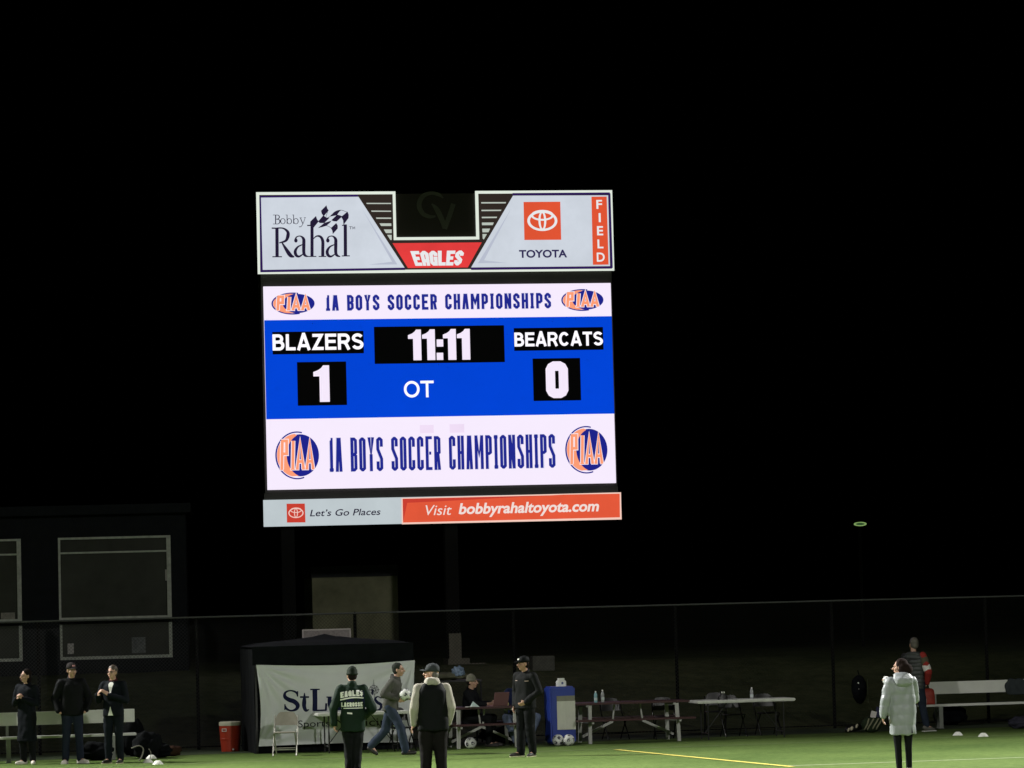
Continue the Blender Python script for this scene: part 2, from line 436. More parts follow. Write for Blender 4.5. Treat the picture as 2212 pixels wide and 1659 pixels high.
# cabinet: butted boxes behind each panel
cab = MB()
cab.box2((X0+.02, .06, 10.39), (X1-.02, .62, 12.2))
cab.box2((X0+.05, .10, 5.36), (X1-.03, .75, 10.385))
cab.box2((X0+.02, .08, 4.62), (X1-.02, .55, 5.355))
cab.build('cabinet', black, sb)
for cx in (on_plane(985, 1400, BO, BY)[0], on_plane(630, 1400, BO, BY)[0]):
    st = MB(); w = .15
    st.box2((cx-w, .30, 1.1), (cx+w, .32, 4.62)); st.box2((cx-w, .58, 1.1), (cx+w, .60, 4.62)); st.box2((cx-.012, .322, 1.1), (cx+.012, .578, 4.62))
    st.build('column', mat('column_paint', (.008, .008, .008), .9), sb)
    ft = MB(); a = on_plane(973, 1423, BO, BY); 
    if cx > -2: ft.box2((cx-.17, .1, 1.0), (cx+.33, .9, a[1])); ft.box2((cx+.334, .15, 1.0), (cx+.72, .85, a[1]-.12))
    else: ft.box2((cx-.3, .1, 1.0), (cx+.3, .9, 1.45))
    if cx > -2: q0, q1 = on_plane(972, 1421, BO, BY), on_plane(999, 1368, BO, BY); ft.box2((q0[0]+.02, .2, a[1]+.002), (q1[0], .28, q1[1]))
    ft.build('footing', mat('concrete', (.16, .15, .12), .9, bump=.3), sb)
# --- upper sign panel, U shaped
zt, zb_ = 12.25, 10.37
nl, nr = B(1559, 850)[0], B(1874, 850)[0]; nz = (B(1600, 935)[1]+B(1850, 931)[1])/2
def ushape(i, y, name, m, d=.05, par=sb):
    o = [(X0-.02+i, zt-i), (nl-i, zt-i), (nl-i, nz-i), (nr+i, nz-i), (nr+i, zt-i), (2.48-i, zt-i), (2.48-i, zb_+i), (X0-.02+i, zb_+i)]
    mb = MB(); n = len(o)
    mb.add([(p[0], y, p[1]) for p in o]+[(p[0], y+d, p[1]) for p in o],
           [(7, 6, 3, 2), (7, 2, 1, 0), (6, 5, 4, 3), (8+2, 8+3, 8+6, 8+7), (8, 9, 10, 15), (11, 12, 13, 14)]+[(k, (k+1) % n, (k+1) % n+n, k+n) for k in range(n)])
    return mb.build(name, m, par)
up = ushape(0, 0, 'upper_sign_panel', em('frame_white', (226, 234, 222)))
ushape(.066, -.004, 'dark_border', em('border_brown', (48, 40, 36)), .003, up)
WH = em('panel_grey', (205, 212, 222), var=.07, scale=.9); NAVY = em('navy_print', (44, 24, 84)); INK = em('ink', (34, 26, 52))
RED = em('eagle_red', (228, 62, 62), var=.09, scale=1.5); ORG = em('sign_orange', (224, 84, 52), var=.05); TXT = em('white_print', (232, 234, 236))
a = Art(-.008)
a.stroke([K1(124, 165), K1(1250, 148)], .055); a.stroke([K1(132, 150), K1(142, 1010)], .05); a.stroke([K1(130, 1012), K1(1790, 985)], .055)
a.stroke([K2(925, 130), K2(2040, 122)], .05); a.stroke([K2(2035, 120), K2(2062, 975)], .05); a.stroke([K2(450, 985), K2(2065, 970)], .055)
a.build('navy_trim', NAVY, up)
a = Art(-.014); a.poly([K1(138, 170), K1(158, 998), K1(1783, 972), K1(1255, 160)]); a.cut(); a.poly([K2(930, 147), K2(450, 970), K2(2042, 955), K2(2020, 143)])
a.build('sponsor_field', WH, up)
a = Art(-.014); a.poly([K1(1645, 692), K1(1822, 977), K2(412, 970), K2(572, 683)]); a.build('red_field', RED, up)
a = Art(-.014)
for q in ([(1345, 230), (1350, 243), (1628, 243), (1628, 231)], [(1400, 318), (1406, 332), (1628, 332), (1628, 320)], [(1455, 398), (1462, 413), (1630, 413), (1630, 399)],
          [(1495, 465), (1515, 495), (1632, 495), (1630, 465)], [(1545, 535), (1570, 577), (1635, 577), (1635, 535)], [(1583, 597), (1620, 655), (1636, 655), (1635, 597)]):
    a.poly([K1(*p) for p in q]); a.cut()
for q in ([(565, 222), (566, 237), (846, 236), (850, 221)], [(568, 310), (569, 325), (790, 323), (797, 309)], [(572, 390), (573, 406), (742, 404), (748, 389)],
          [(573, 456), (575, 486), (697, 485), (710, 455)], [(577, 526), (580, 568), (648, 567), (668, 525)], [(580, 587), (583, 640), (595, 650), (632, 587)]):
    a.poly([K2(*p) for p in q]); a.cut()
a.build('speed_bars', em('bar_grey', (188, 196, 186)), up)
a = Art(-.020)
a.poly([K1(*p) for p in ((1295, 300), (1640, 905), (1370, 938), (1700, 936))]); a.cut(); a.poly([K2(*p) for p in ((908, 298), (528, 922), (855, 918), (598, 888))])
a.build('chevrons', em('chevron_grey', (184, 190, 206)), up)
# name lettering with the waving chequered flag
a = Art(-.026)
k1 = lambda pts: [K1(*p) for p in pts]; U = .0034*2212/4032/1.865*1.0
px2m = (K1(1000, 500)[0]-K1(0, 500)[0])/1000
def ks(pts, w, curve=True, closed=False): a.stroke(k1(pts), [x*px2m for x in w] if isinstance(w, (list, tuple)) else w*px2m, closed, curve)
ks([(320, 515), (322, 850)], 38, False); ks([(260, 520), (322, 522)], 15, False); ks([(268, 848), (378, 848)], 12, False)
ks([(320, 520), (390, 522), (442, 560), (446, 610), (420, 665), (345, 690)], [15, 17, 32, 40, 28, 12])
ks([(380, 690), (440, 785), (478, 835), (520, 850)], [16, 42, 42, 12])
for dx in (0, 366):
    ks([(530+dx, 660), (545+dx, 622), (590+dx, 612), (625+dx, 645), (628+dx, 700), (628+dx, 800), (645+dx, 835), (680+dx, 846)], [26, 14, 14, 34, 38, 36, 28, 10])
    ks([(622+dx, 705), (560+dx, 735), (530+dx, 785), (540+dx, 830), (575+dx, 845), (622+dx, 815)], [10, 20, 34, 34, 22, 12])
    a.ellipse(K1(537+dx, 662), 20*px2m, 24*px2m, 16)
ks([(722, 490), (722, 845)], 36, False); ks([(666, 490), (724, 488)], 13, False); ks([(668, 845), (772, 845)], 11, False)
ks([(735, 645), (775, 612), (820, 620), (845, 670), (845, 760), (845, 845)], [10, 16, 28, 36, 36, 36]); ks([(798, 845), (885, 845)], 11, False)
ks([(1103, 478), (1105, 840)], 38, False); ks([(1066, 490), (1106, 482)], 12, False); ks([(1063, 839), (1155, 838)], 12, False)
ks([(305, 370), (305, 473)], 11, False); ks([(274, 370), (330, 370)], 6, False); ks([(274, 473), (330, 473)], 6, False)
ks([(305, 370), (338, 374), (348, 395), (335, 413), (305, 418)], [6, 8, 11, 8, 5]); ks([(305, 418), (345, 424), (354, 447), (338, 470), (300, 473)], [5, 8, 12, 8, 6])
for cx, st in ((388, None), (462, 436), (538, 511)):
    a.ring(K1(cx, 441), 30*px2m, 34*px2m, 9*px2m, 6*px2m)
    if st: ks([(st, 368), (st, 470)], 8, False); ks([(st-16, 370), (st+2, 368)], 5, False)
ks([(590, 405), (604, 440), (618, 472)], [9, 9, 8]); ks([(643, 402), (618, 470), (595, 503), (574, 504)], [5, 6, 7, 9]); ks([(578, 402), (606, 402)], 5, False); ks([(628, 400), (652, 400)], 5, False)
a.stroke(k1([(1148, 503), (1180, 503)]), 5*px2m); a.stroke(k1([(1164, 503), (1164, 533)]), 6*px2m); a.stroke(k1([(1186, 533), (1188, 503), (1200, 525), (1212, 503), (1214, 533)]), 5*px2m)
for q in ([(885, 265), (830, 322), (838, 352), (857, 378), (908, 318), (895, 300)], [(765, 388), (708, 445), (706, 485), (738, 512), (792, 445), (775, 420)],
          [(853, 378), (800, 440), (815, 458), (862, 458), (915, 403), (880, 402)], [(1052, 315), (1020, 318), (975, 340), (930, 385), (1005, 370), (1030, 335)],
          [(1010, 370), (950, 428), (975, 438), (1005, 440), (1062, 388), (1040, 378)], [(1125, 338), (1062, 392), (1082, 430), (1085, 475), (1136, 405), (1138, 370)],
          [(935, 440), (865, 462), (800, 515), (845, 505), (885, 492), (925, 458)], [(997, 468), (943, 520), (958, 548), (962, 582), (1012, 525), (1012, 495)]):
    mx = sum(p[0] for p in q)/len(q); my = sum(p[1] for p in q)/len(q); a.poly(k1([(mx+(p[0]-mx)*1.14, my+(p[1]-my)*1.12) for p in q]))
ks([(905, 318), (882, 402), (930, 385), (985, 332), (1052, 314), (1125, 338)], 5); ks([(800, 515), (885, 492), (945, 520)], 5); ks([(1138, 385), (1085, 472)], 6)
a.build('name_lettering', INK, up)
def car_mark(K, c, rx, ry, w, name, par, y, m=TXT):
    q = Art(y); s = abs(K(c[0]+100, c[1])[0]-K(c[0], c[1])[0])/100
    q.ring(K(*c), rx*s, ry*s, w*s, w*.85*s); q.ring(K(c[0], c[1]-.54*ry), rx*.76*s, ry*.53*s, w*.85*s, w*.7*s); q.ring(K(c[0], c[1]), rx*.26*s, ry*.93*s, w*.8*s, w*.7*s)
    return q.build(name, m, par)
a = Art(-.020); a.poly([K2(1050, 220), K2(1060, 656), K2(1482, 653), K2(1471, 217)]); a.cut(); a.poly([K2(1828, 160), K2(1845, 940), K2(2025, 938), K2(2003, 158)]); a.build('orange_fields', ORG, up)
car_mark(K2, (1265, 436), 172, 116, 30, 'car_emblem', up, -.028)
a = Art(-.020); s0, z0 = K2(1000, 862); s1, z1 = K2(1548, 765); a.font('TOYOTA', s0, z0, s1, z1, bold=.032); a.build('maker_lettering', em('maker_ink', (46, 40, 84)), up)
a = Art(-.028)
for ch, x0, y0, x1, y1 in (('F', 1885, 197, 1948, 300), ('I', 1912, 348, 1932, 452), ('E', 1893, 497, 1960, 603), ('L', 1898, 650, 1963, 752), ('D', 1890, 800, 1978, 905)):
    s0, z0 = K2(x0, y1); s1, z1 = K2(x1, y0); a.font(ch, s0, z0, s1, z1, bold=.02 if ch != 'I' else 0); a.cut()
a.build('field_lettering', TXT, up)
tl, tr, bl, br = K7(252, 1240), K7(1240, 1229), K7(348, 1508), K7(1168, 1499)
def wp(u, v):
    t = (tl[0]+(tr[0]-tl[0])*u, tl[1]+(tr[1]-tl[1])*u); b = (bl[0]+(br[0]-bl[0])*u, bl[1]+(br[1]-bl[1])*u); return (b[0]+(t[0]-b[0])*v, b[1]+(t[1]-b[1])*v)
a = Art(-.022); a.block('EaGLES', bl[0], bl[1], br[0], tl[1], .076, gap=.06, warp=wp); a.build('eagles_lettering', TXT, up)
# dark unlit sign in the notch
a = MB(); a.box2((nl+.03, .055, nz+.02), (nr-.03, .059, 12.2)); a.build('notch_panel', mat('notch_panel_vinyl', (.016, .010, .008), .6), sb)
a = Art(.050); g7 = (K7(1000, 500)[0]-K7(0, 500)[0])/1000
a.stroke([K7(*p) for p in ((860, 270), (780, 210), (640, 180), (500, 230), (430, 340), (430, 450), (500, 560), (620, 610), (720, 600))], [x*g7 for x in (20, 60, 62, 80, 85, 85, 80, 62, 30)], curve=True)
a.stroke([K7(*p) for p in ((650, 375), (745, 480), (850, 700), (885, 825))], [x*g7 for x in (20, 90, 90, 70)], curve=True)
a.stroke([K7(*p) for p in ((1045, 375), (985, 560), (885, 830))], 84*g7)
a.build('unlit_monogram', mat('unlit_letter', (.075, .075, .065), .6), sb)
# --- video screen
scr = MB(); scr.box2((-5.70, 0, 5.43), (2.385, .09, 10.08)); scr = scr.build('video_screen', em('screen_white', (244, 233, 251), 1.03, .006), sb)
BL = em('screen_blue', (0, 68, 214), var=.05, scale=.35); BK = em('screen_black', (4, 4, 5), .5); LW = em('screen_letter', (250, 246, 255), 1.1, .01); NV = em('screen_navy', (32, 40, 142), var=.12, scale=5)
ztop = (K3(120, 515)[1]+K4(1960, 475)[1])/2; zbot = (K3(140, 1632)[1]+K4(1990, 1572)[1])/2
a = Art(-.004); a.poly([(-5.70, ztop), (-5.70, zbot), (2.385, zbot), (2.385, ztop)]); a.build('blue_field', BL, scr)
a = Art(-.010)
def bx(k, x0, y0, k2, x1, y1): p = k(x0, y0); q = k2(x1, y1); a.poly([(p[0], p[1]), (p[0], q[1]), (q[0], q[1]), (q[0], p[1])]); a.cut()
bx(K3, 205, 650, K3, 1238, 890); bx(K3, 1350, 592, K4, 766, 990); bx(K4, 865, 607, K4, 1877, 850); bx(K3, 483, 990, K3, 1048, 1473); bx(K4, 1077, 950, K4, 1625, 1420)
a.build('readout_boxes', BK, scr)
SW = {'L': .82, 'A': 1.12, 'Z': 1.0, 'E': .95, 'R': 1.05, 'S': 1.0, 'C': 1.1, 'T': .98}
a = Art(-.018)
p = K3(210, 860); q = K3(1230, 665); a.sans('BLAZERS', *p, *q, .070, gap=.13, widths=SW); a.cut()
p = K4(874, 815); q = K4(1867, 645); a.sans('BEARCATS', *p, *q, .062, gap=.12, widths=SW); a.cut()
p = K3(1690, 1390); q = K3(2022, 1198); a.sans('OT', *p, *q, .060, gap=.06, widths={'O': 1.12, 'T': .95})
a.build('team_lettering', LW, scr)
a = Art(-.018)
def one(k, x0, y0, x1, y1):
    s0, z1 = k(x0, y0); s1, z0 = k(x1, y1); w = s1-s0; h = z1-z0
    P = [(.38, 0), (1, 0), (1, 1), (.62, 1), (.5, .93), (.3, .87), (0, .82), (0, .70), (.38, .70)]
    f = lambda p: (s0+p[0]*w, z0+p[1]*h)
    a.poly([f(P[i]) for i in (0, 1, 2, 3, 4, 5, 6, 7, 8)][::-1]); a.cut()
one(K3, 1732, 625, 1887, 968); one(K3, 1890, 622, 2043, 966); one(K4, 65, 618, 220, 964); one(K4, 222, 616, 377, 962); one(K3, 665, 1028, 854, 1437)
for y in (735, 885): p = K3(2056, y); q = K4(72, y+80); a.poly([(p[0], p[1]), (p[0], q[1]), (q[0], q[1]), (q[0], p[1])]); a.cut()
p = K4(1232, 1397); q = K4(1472, 980); w = q[0]-p[0]; h = q[1]-p[1]; t = w*.42; x0, x1, y0, y1 = p[0]+t/2, q[0]-t/2, p[1]+t/2, q[1]-t/2; c = w*.17
a.stroke([(x0, y0+c), (x0, y1-c), (x0+c*.35, y1-c*.35), (x0+c, y1), (x1-c, y1), (x1-c*.35, y1-c*.35), (x1, y1-c), (x1, y0+c), (x1-c*.35, y0+c*.35), (x1-c, y0), (x0+c, y0), (x0+c*.35, y0+c*.35)], t, closed=True)
a.build('digits', em('screen_digit', (244, 232, 250), 1.02, .01), scr)
NAR = {'1': .62, 'I': .62, 'M': 1.35, 'N': 1.05, 'A': 1.02}
halo = Art(-.008); a = Art(-.012)
for (p, q, tt) in ((K3(812, 412), K4(1282, 210), .062), (K5(868, 752), K6(1350, 318), .068)):
    halo.block('1A BOYS SOCCER CHAMPIONSHIPS', p[0]-.008, p[1]-.010, q[0]+.008, q[1]+.010, tt+.016, gap=.30, space=.66, widths=NAR)
    a.block('1A BOYS SOCCER CHAMPIONSHIPS', p[0], p[1], q[0], q[1], tt, gap=.30, space=.66, widths=NAR)
halo.build('title_outline', em('title_edge', (214, 212, 240)), scr)
a.build('title_lettering', NV, scr)
a = Art(-.004)
for k, x0, y0, x1, y1 in ((K5, 1900, 215, 2060, 305), (K6, 145, 205, 315, 300)):
    p = k(x0, y0); q = k(x1, y1); a.poly([(p[0], p[1]), (p[0], q[1]), (q[0], q[1]), (q[0], p[1])]); a.cut()
a.build('faded_tiles', em('tile_pink', (240, 222, 246), 1.0), scr)
ORR = em('logo_orange', (255, 158, 118)); NV2 = em('logo_navy', (28, 34, 138)); LWH = em('logo_white', (250, 240, 252))
for i, (cx, cy, rx, ry) in enumerate(((1153.8, 1195.3, 85, 43.5), (2293, 1181.4, 83, 42.5), (1170, 1793, 86, 94), (2308.6, 1771, 83, 92))):
    c = B(cx, cy); m = B(cx+100, cy)[0]-c[0]; RX, RY = rx*m/100, ry*m/100
    a = Art(-.006); a.ring(c, RX, RY, .035, .03, a0=pi*.42, a1=pi*1.6); a.ellipse((c[0]+RX*.14, c[1]), RX*.86, RY*.88); a.build('logo_disc', NV2, scr)
    a = Art(-.012); n = 26; P = [(c[0]-RX*.04+RX*.88*cos(t), c[1]+RY*.9*sin(t)) for t in np.linspace(pi*.52, pi*1.42, n)]
    Q = [(c[0]+RX*.30+RX*.78*cos(t), c[1]+RY*.90*sin(t)) for t in np.linspace(pi*1.40, pi*.62, n)]
    a.put(P+Q, [(j, j+1, 2*n-2-j, 2*n-1-j) for j in range(n-1)]); a.build('logo_crescent', ORR, scr)
    a = Art(-.018); b = Art(-.024); xs = (-.62, -.22, .12, .56); hw, hh = RX*.18, RY*.58
    for g, xc in zip('PIAA', xs):
        xx = c[0]+RX*xc; e = hw*.55; z0 = c[1]-hh; z1 = c[1]+hh*1.05; lean = RX*.05
        st = []
        if g == 'P': st = [[(xx-e, z0), (xx-e+lean, z1)], [(xx-e, z1), (xx+e+lean, z1), (xx+e*.9+lean, c[1]+hh*.12), (xx-e, c[1]+hh*.12)]]
        if g == 'I': st = [[(xx, z0), (xx+lean, z1)]]
        if g == 'A': st = [[(xx-e*1.35, z0), (xx+lean*.5, z1), (xx+e*1.55, z0)], [(xx-e*.7, c[1]-hh*.45), (xx+e*.9, c[1]-hh*.45)]]
        for q in st: a.stroke(q, hw*1.08); b.stroke(q, hw*.74)
        for sx in ((xx-e*1.5, xx-e*.5) if g == 'P' else (xx-e, xx+e) if g == 'I' else (xx-e*2.0, xx-e*.6)), : a.stroke([(sx[0]-.01, z0), (sx[1]+.01, z0)], hw*.55); b.stroke([(sx[0], z0), (sx[1], z0)], hw*.28)
        if g == 'A': a.stroke([(xx+e*.8, z0), (xx+e*2.2, z0)], hw*.55); b.stroke([(xx+e*.9, z0), (xx+e*2.1, z0)], hw*.28)
    a.build('logo_letter_edge', LWH, scr); b.build('logo_letters', ORR, scr)
# --- lower banner
lo = MB(); lo.box2((-5.805, 0, 4.592), (2.482, .06, 5.20)); lo = lo.build('lower_sign_panel', em('lower_grey', (190, 200, 204), var=.05), sb)
a = Art(-.004); a.poly([K5(1690, 1050), K5(1694, 1352), K6(2118, 1296), K6(2110, 985)]); a.build('peach_edge', em('peach', (246, 206, 190)), lo)
a = Art(-.008); a.poly([K5(1703, 1060), K5(1708, 1332), K6(2097, 1272), K6(2094, 1001)]); a.cut(); a.poly([K5(373, 1116), K5(378, 1332), K5(590, 1330), K5(582, 1114)]); a.build('red_shade', em('deep_red', (200, 62, 48)), lo)
a = Art(-.014); a.poly([K5(1755, 1106), K5(1708, 1332), K6(2097, 1272), K6(2094, 1001), K6(1450, 1012), K6(0, 1090)]); a.build('orange_field', em('lower_orange', (226, 88, 58), var=.07), lo)
car_mark(K5, (480, 1222), 87, 58, 13, 'car_emblem', lo, -.022, em('pink_print', (240, 200, 190)))
a = Art(-.008); p = K5(640, 1262); q = K5(1450, 1168); a.font('Let\u2019s Go Places', *p, *q, shear=.22, bold=.010); a.build('slogan', INK, lo)
a = Art(-.022); p = K5(1968, 1250); q = K6(168, 1128); a.font('Visit', *p, *q, shear=.24); a.cut()
s0 = K6(248, 1200)[0]; s1 = K6(1857, 1150)[0]; z0 = K6(640, 1268)[1]; z1 = K6(550, 1105)[1]; a.font('bobbyrahaltoyota.com', s0, z0, s1, z1, shear=.2, bold=.028)
a.build('address_lettering', em('soft_print', (240, 222, 216)), lo)

# ------------------------------------------------------------------ floodlight masts (outside the frame)
def mast(x, y, tx, ty, power, spot, blend, h=27, label=''):
    r = empty('floodlight_mast', (x, y, 0), atan2(ty-y, tx-x)-pi/2, label, 'floodlight', 'floodlight masts around the field')
    MB().tube([(0, 0, 0), (0, 0, h)], .2, 10, rs=[.28, .14]).build('pole', mat('galvanised', (.35, .36, .36), .5, metal=.7), r)
    MB().box((0, 0, h-.2), (3.6, .14, .14)).box((0, 0, h-1.1), (3.6, .14, .14)).build('crossarm', mat('galvanised', 0), r)
    for i in range(4):
        for k in range(2):
            MB().lathe([(.06, 0), (.12, .1), (.27, .3)], 14).build('lamp_head', mat('lamp_shell', (.5, .5, .5), .4, metal=.8), r)
            o = children(r)[-1]; o.location = (-1.5+i, .15, h-.1-.9*k); o.rotation_euler = (radians(-115), 0, 0)
            MB().lathe([(.24, .301), (.24, .31)], 14).build('lens', mat('lamp_lens', (1, 1, 1), .2, emit=(1, .98, .92), es=12), o)
    L = bpy.data.lights.new('floodlight', 'SPOT'); L.energy = power; L.spot_size = radians(spot); L.spot_blend = blend; L.shadow_soft_size = 1.2; L.color = (1, .985, .94)
    o = bpy.data.objects.new('floodlight', L); COL.objects.link(o); o.location = (x, y, h+.3)
    o.rotation_euler = (Vector((tx, ty, 0))-o.location).to_track_quat('-Z', 'Y').to_euler()
mast(-30, -12, 3, 43, NEAR_W/2, 37, .85, label='floodlight mast behind the near touch line, left of the camera')
mast(30, -12, 5, 43, NEAR_W/2, 37, .85, label='floodlight mast behind the near touch line, right of the camera')
mast(-36, 70, 2, 34, FAR_W/2, 74, .8, label='floodlight mast beyond the left end of the fence')
mast(38, 74, 0, 34, FAR_W/2, 66, .8, label='floodlight mast beyond the right end of the fence')

# ------------------------------------------------------------------ fence
fo = empty('chain_link_fence', FO, PHI, 'black chain link fence with a thin grey top rail running behind the benches', 'fence')
FH = 2.60
rail_m = mat('rail_steel', (.065, .07, .065), .6); post_m = mat('black_vinyl', (.005, .005, .005), .9)
pxs = [85, 428, 771, 1114, 1465, 1803, 2136]; sposts = [toSN(EYE+ray(p, 1500)*((FO-EYE).dot(AN)/ray(p, 1500).dot(AN)))[0] for p in pxs]
sposts = [sposts[0]-6.1, sposts[0]-3.05]+sposts+[sposts[-1]+3.05, sposts[-1]+6.1]
MB().tube([(sposts[0], 0, FH), (sposts[-1], 0, FH)], .018, 8).build('top_rail', rail_m, fo)
MB().tube([(sposts[0], 0, .06), (sposts[-1], 0, .06)], .012, 6).build('bottom_rail', post_m, fo)
for s in sposts:
    MB().tube([(s, .05, -.1), (s, .05, FH-.03)], .034, 8).lathe([(.04, FH-.03), (.04, FH), (.01, FH+.03)], 8, (s, .05, 0)).build('post', post_m, fo)
wm = MB(); sa, sz = sposts[0], sposts[-1]; p = .072; r = .0019; k = 0
x = sa-FH
while x < sz:
    for sg in (1, -1):
        x0, x1 = (x, x+FH) if sg == 1 else (x+FH, x)
        z0, z1 = .05, FH
        def clip(xx): return min(max(xx, sa), sz)
        a0, a1 = x0, x1
        if min(a0, a1) < sa or max(a0, a1) > sz:
            c0, c1 = clip(a0), clip(a1)
            if abs(c1-c0) < .1: continue
            z0, z1 = .05+(FH-.05)*abs(c0-a0)/FH, FH-(FH-.05)*abs(c1-a1)/FH; a0, a1 = c0, c1
        y = -.03+.004*sg
        v = []
        for (xx, zz) in ((a0, z0), (a1, z1)): v += [(xx, y-r, zz), (xx+r*.9, y+r*.6, zz+r*.9*sg*-1), (xx-r*.9, y+r*.6, zz+r*.9*sg)]
        wm.add(v, [(0, 1, 4, 3), (1, 2, 5, 4), (2, 0, 3, 5)])
    x += p
o = wm.build('chain_link_mesh', mat('mesh_wire', (.022, .024, .020), .5), fo); o['kind'] = 'stuff'
# small white notice board on the fence
a, b = on_plane(652, 1360, FO, PHI), on_plane(757, 1375, FO, PHI)
nb = empty('fence_notice', SN(a[0], -.06, a[1]-.42), PHI, 'pale framed notice board on the fence above the black canopy', 'sign')
w = b[0]-a[0]
MB().box2((0, 0, 0), (w, .03, .42)).build('board', mat('notice_frame', (.50, .46, .43), .6), nb)
MB().box2((.025, -.006, .025), (w-.025, -.002, .395)).build('face', mat('notice_face', (.26, .23, .22), .6, var=.25, scale=20), nb)

# ------------------------------------------------------------------ field house on the left, shed, utility items
HO = Vector((WY(250, 1300, 81).x, 81, 0)); HY = radians(5)
hq = lambda x, y: on_plane(x, y, HO, HY)
hb = empty('field_house', HO, HY, 'dark building on the left with large pale framed windows looking onto the field', 'building')
xl = hq(-330, 1300)[0]; xr = hq(404, 1300)[0]; zt_ = hq(250, 1120)[1]+.1
wa, wb = hq(125, 1159), hq(373, 1418); mid = hq(250, 1341)[1]
w0l, w0r = hq(-200, 1300)[0], hq(47, 1300)[0]
wl, wr, wt, wbm = wa[0], wb[0], wa[1], wb[1]; wt = hq(250, 1159)[1]; wbm = hq(250, 1423)[1]
wallm = mat('dark_siding', (.011, .013, .015), .8, var=.2, scale=3)
for name, (x0, z0, x1, z1) in {'wall': (xl, .9, w0l, zt_), 'a': (w0l, .9, w0r, wbm), 'b': (w0l, wt, w0r, zt_), 'c': (w0r, .9, wl, zt_), 'd': (wl, .9, wr, wbm), 'e': (wl, wt, wr, zt_), 'f': (wr, .9, xr, zt_)}.items():
    MB().box2((x0, 0, z0), (x1, .25, z1)).build('wall_panel', wallm, hb)
MB().box2((xl, .26, .9), (xr-.01, 7, 1.25)).build('floor', wallm, hb)
MB().box2((xl, 3.5, 1.26), (xr-.01, 3.6, zt_-.02)).build('room_wall', mat('room_paint', (.10, .095, .09), .9), hb)
MB().box2((xr-.25, .26, 1.26), (xr-.001, 7, zt_-.02)).build('side_wall', wallm, hb)
rf = MB().box2((xl-.1, -.25, zt_), (xr+.12, 7.2, zt_+.22)).build('roof', wallm, hb)
frm = mat('pale_window_frame', (.50, .53, .46), .7, var=.2, scale=8)
gls = mat('dark_glass', (.045, .045, .042), .22, var=.35, scale=.6)
for (x0, x1) in ((w0l, w0r), (wl, wr)):
    f = MB(); t = .07
    f.box2((x0, -.02, mid+.03), (x0+t*.7, .10, wt)); f.box2((x1-t*1.4, -.02, mid+.03), (x1, .10, wt)); f.box2((x0+t*.7, -.02, wt-t*.7), (x1-t*1.4, .10, wt)); f.box2((x0+t*.7, -.02, mid+.03), (x1-t*1.4, .10, mid+.03+t))
    f = f.build('window', frm, hb)
    zt2 = wt-.36
    MB().box2((x0+t*.7, -.01, zt2-.02), (x1-t*1.4, .08, zt2+.02)).build('transom', frm, f)
    MB().box2((x0+t*.7, .05, mid+.03+t), (x1-t*1.4, .07, zt2-.02)).build('pane', gls, f)
    MB().box2((x0+t*.7, .05, zt2+.02), (x1-t*1.4, .07, wt-t*.7)).build('pane', gls, f)
    g = MB(); g.box2((x0+.01, -.02, wbm), (x0+t*.9, .10, mid-.06)); g.box2((x1-t*1.1, -.02, wbm), (x1, .10, mid-.06)); g.box2((x0+t*.9, -.02, wbm), (x1-t*1.1, .10, wbm+t))
    g = g.build('window', frm, hb)
    MB().box2((x0+t*.9, .05, wbm+t), (x1-t*1.1, .07, mid-.06)).build('pane', gls, g)
paper = mat('paper', (.55, .52, .50), .8)
for (x0, y0, x1, y1, nm, m) in ((357, 1230, 364, 1254, 'window_tag', paper), (146, 1390, 159, 1413, 'window_card', paper), (285, 1376, 314, 1411, 'window_poster', mat('grey_card', (.16, .17, .17), .8, var=.4, scale=14)), (2, 1323, 32, 1341, 'window_poster', mat('cream_card', (.30, .29, .25), .8, var=.3, scale=14))):
    p = hq(x0, y1); q = hq(x1, y0); MB().box2((p[0], .030, p[1]), (q[0], .045, q[1])).build(nm, m, hb)

# olive shed beneath the board
SO = Vector((WY(767, 1300, 84).x, 84, 0)); sq = lambda x, y: on_plane(x, y, SO, BY)
sh = empty('utility_shed', SO, BY, 'olive drab flat roofed utility shed beneath the scoreboard behind the fence', 'shed')
x0, x1 = sq(675, 1320)[0], sq(861, 1320)[0]; zt2 = sq(767, 1246)[1]; zr = sq(767, 1222)[1]
om = mat('olive_wall', (.20, .20, .125), .85, var=.4, scale=.9)
nwall = 1
for i in range(nwall):
    a0 = x0+(x1-x0)*i/nwall; a1 = x0+(x1-x0)*(i+1)/nwall
    MB().box2((a0+.004, 0, .9), (a1-.004, .05, zt2)).build('wall_panel', om, sh)
MB().box2((x0+.01, .055, .9), (x1-.01, 1.9, zt2)).build('body', om, sh)
MB().box2((x0-.02, -.03, zt2+.002), (x1+.02, 2, zr)).build('roof', mat('dark_roof', (.025, .027, .03), .7), sh)
# electrical box
EO = WY(1175, 1446, 77.5); EO.z = bank_z(toSN(EO)[1])-.05
eb = empty('electrical_box', EO, PHI, 'dull grey metal utility box on the bank right of the seated man', 'utility box')
MB().box2((-.25, 0, 0), (.25, .3, WY(1175, 1417, 77.5).z-EO.z)).build('cabinet', mat('box_grey', (.10, .10, .085), .7, var=.25), eb, bevel=.01)
MB().box2((-.22, -.012, .06), (.22, -.001, WY(1175, 1417, 77.5).z-EO.z-.04)).build('door', mat('box_grey', 0), eb)
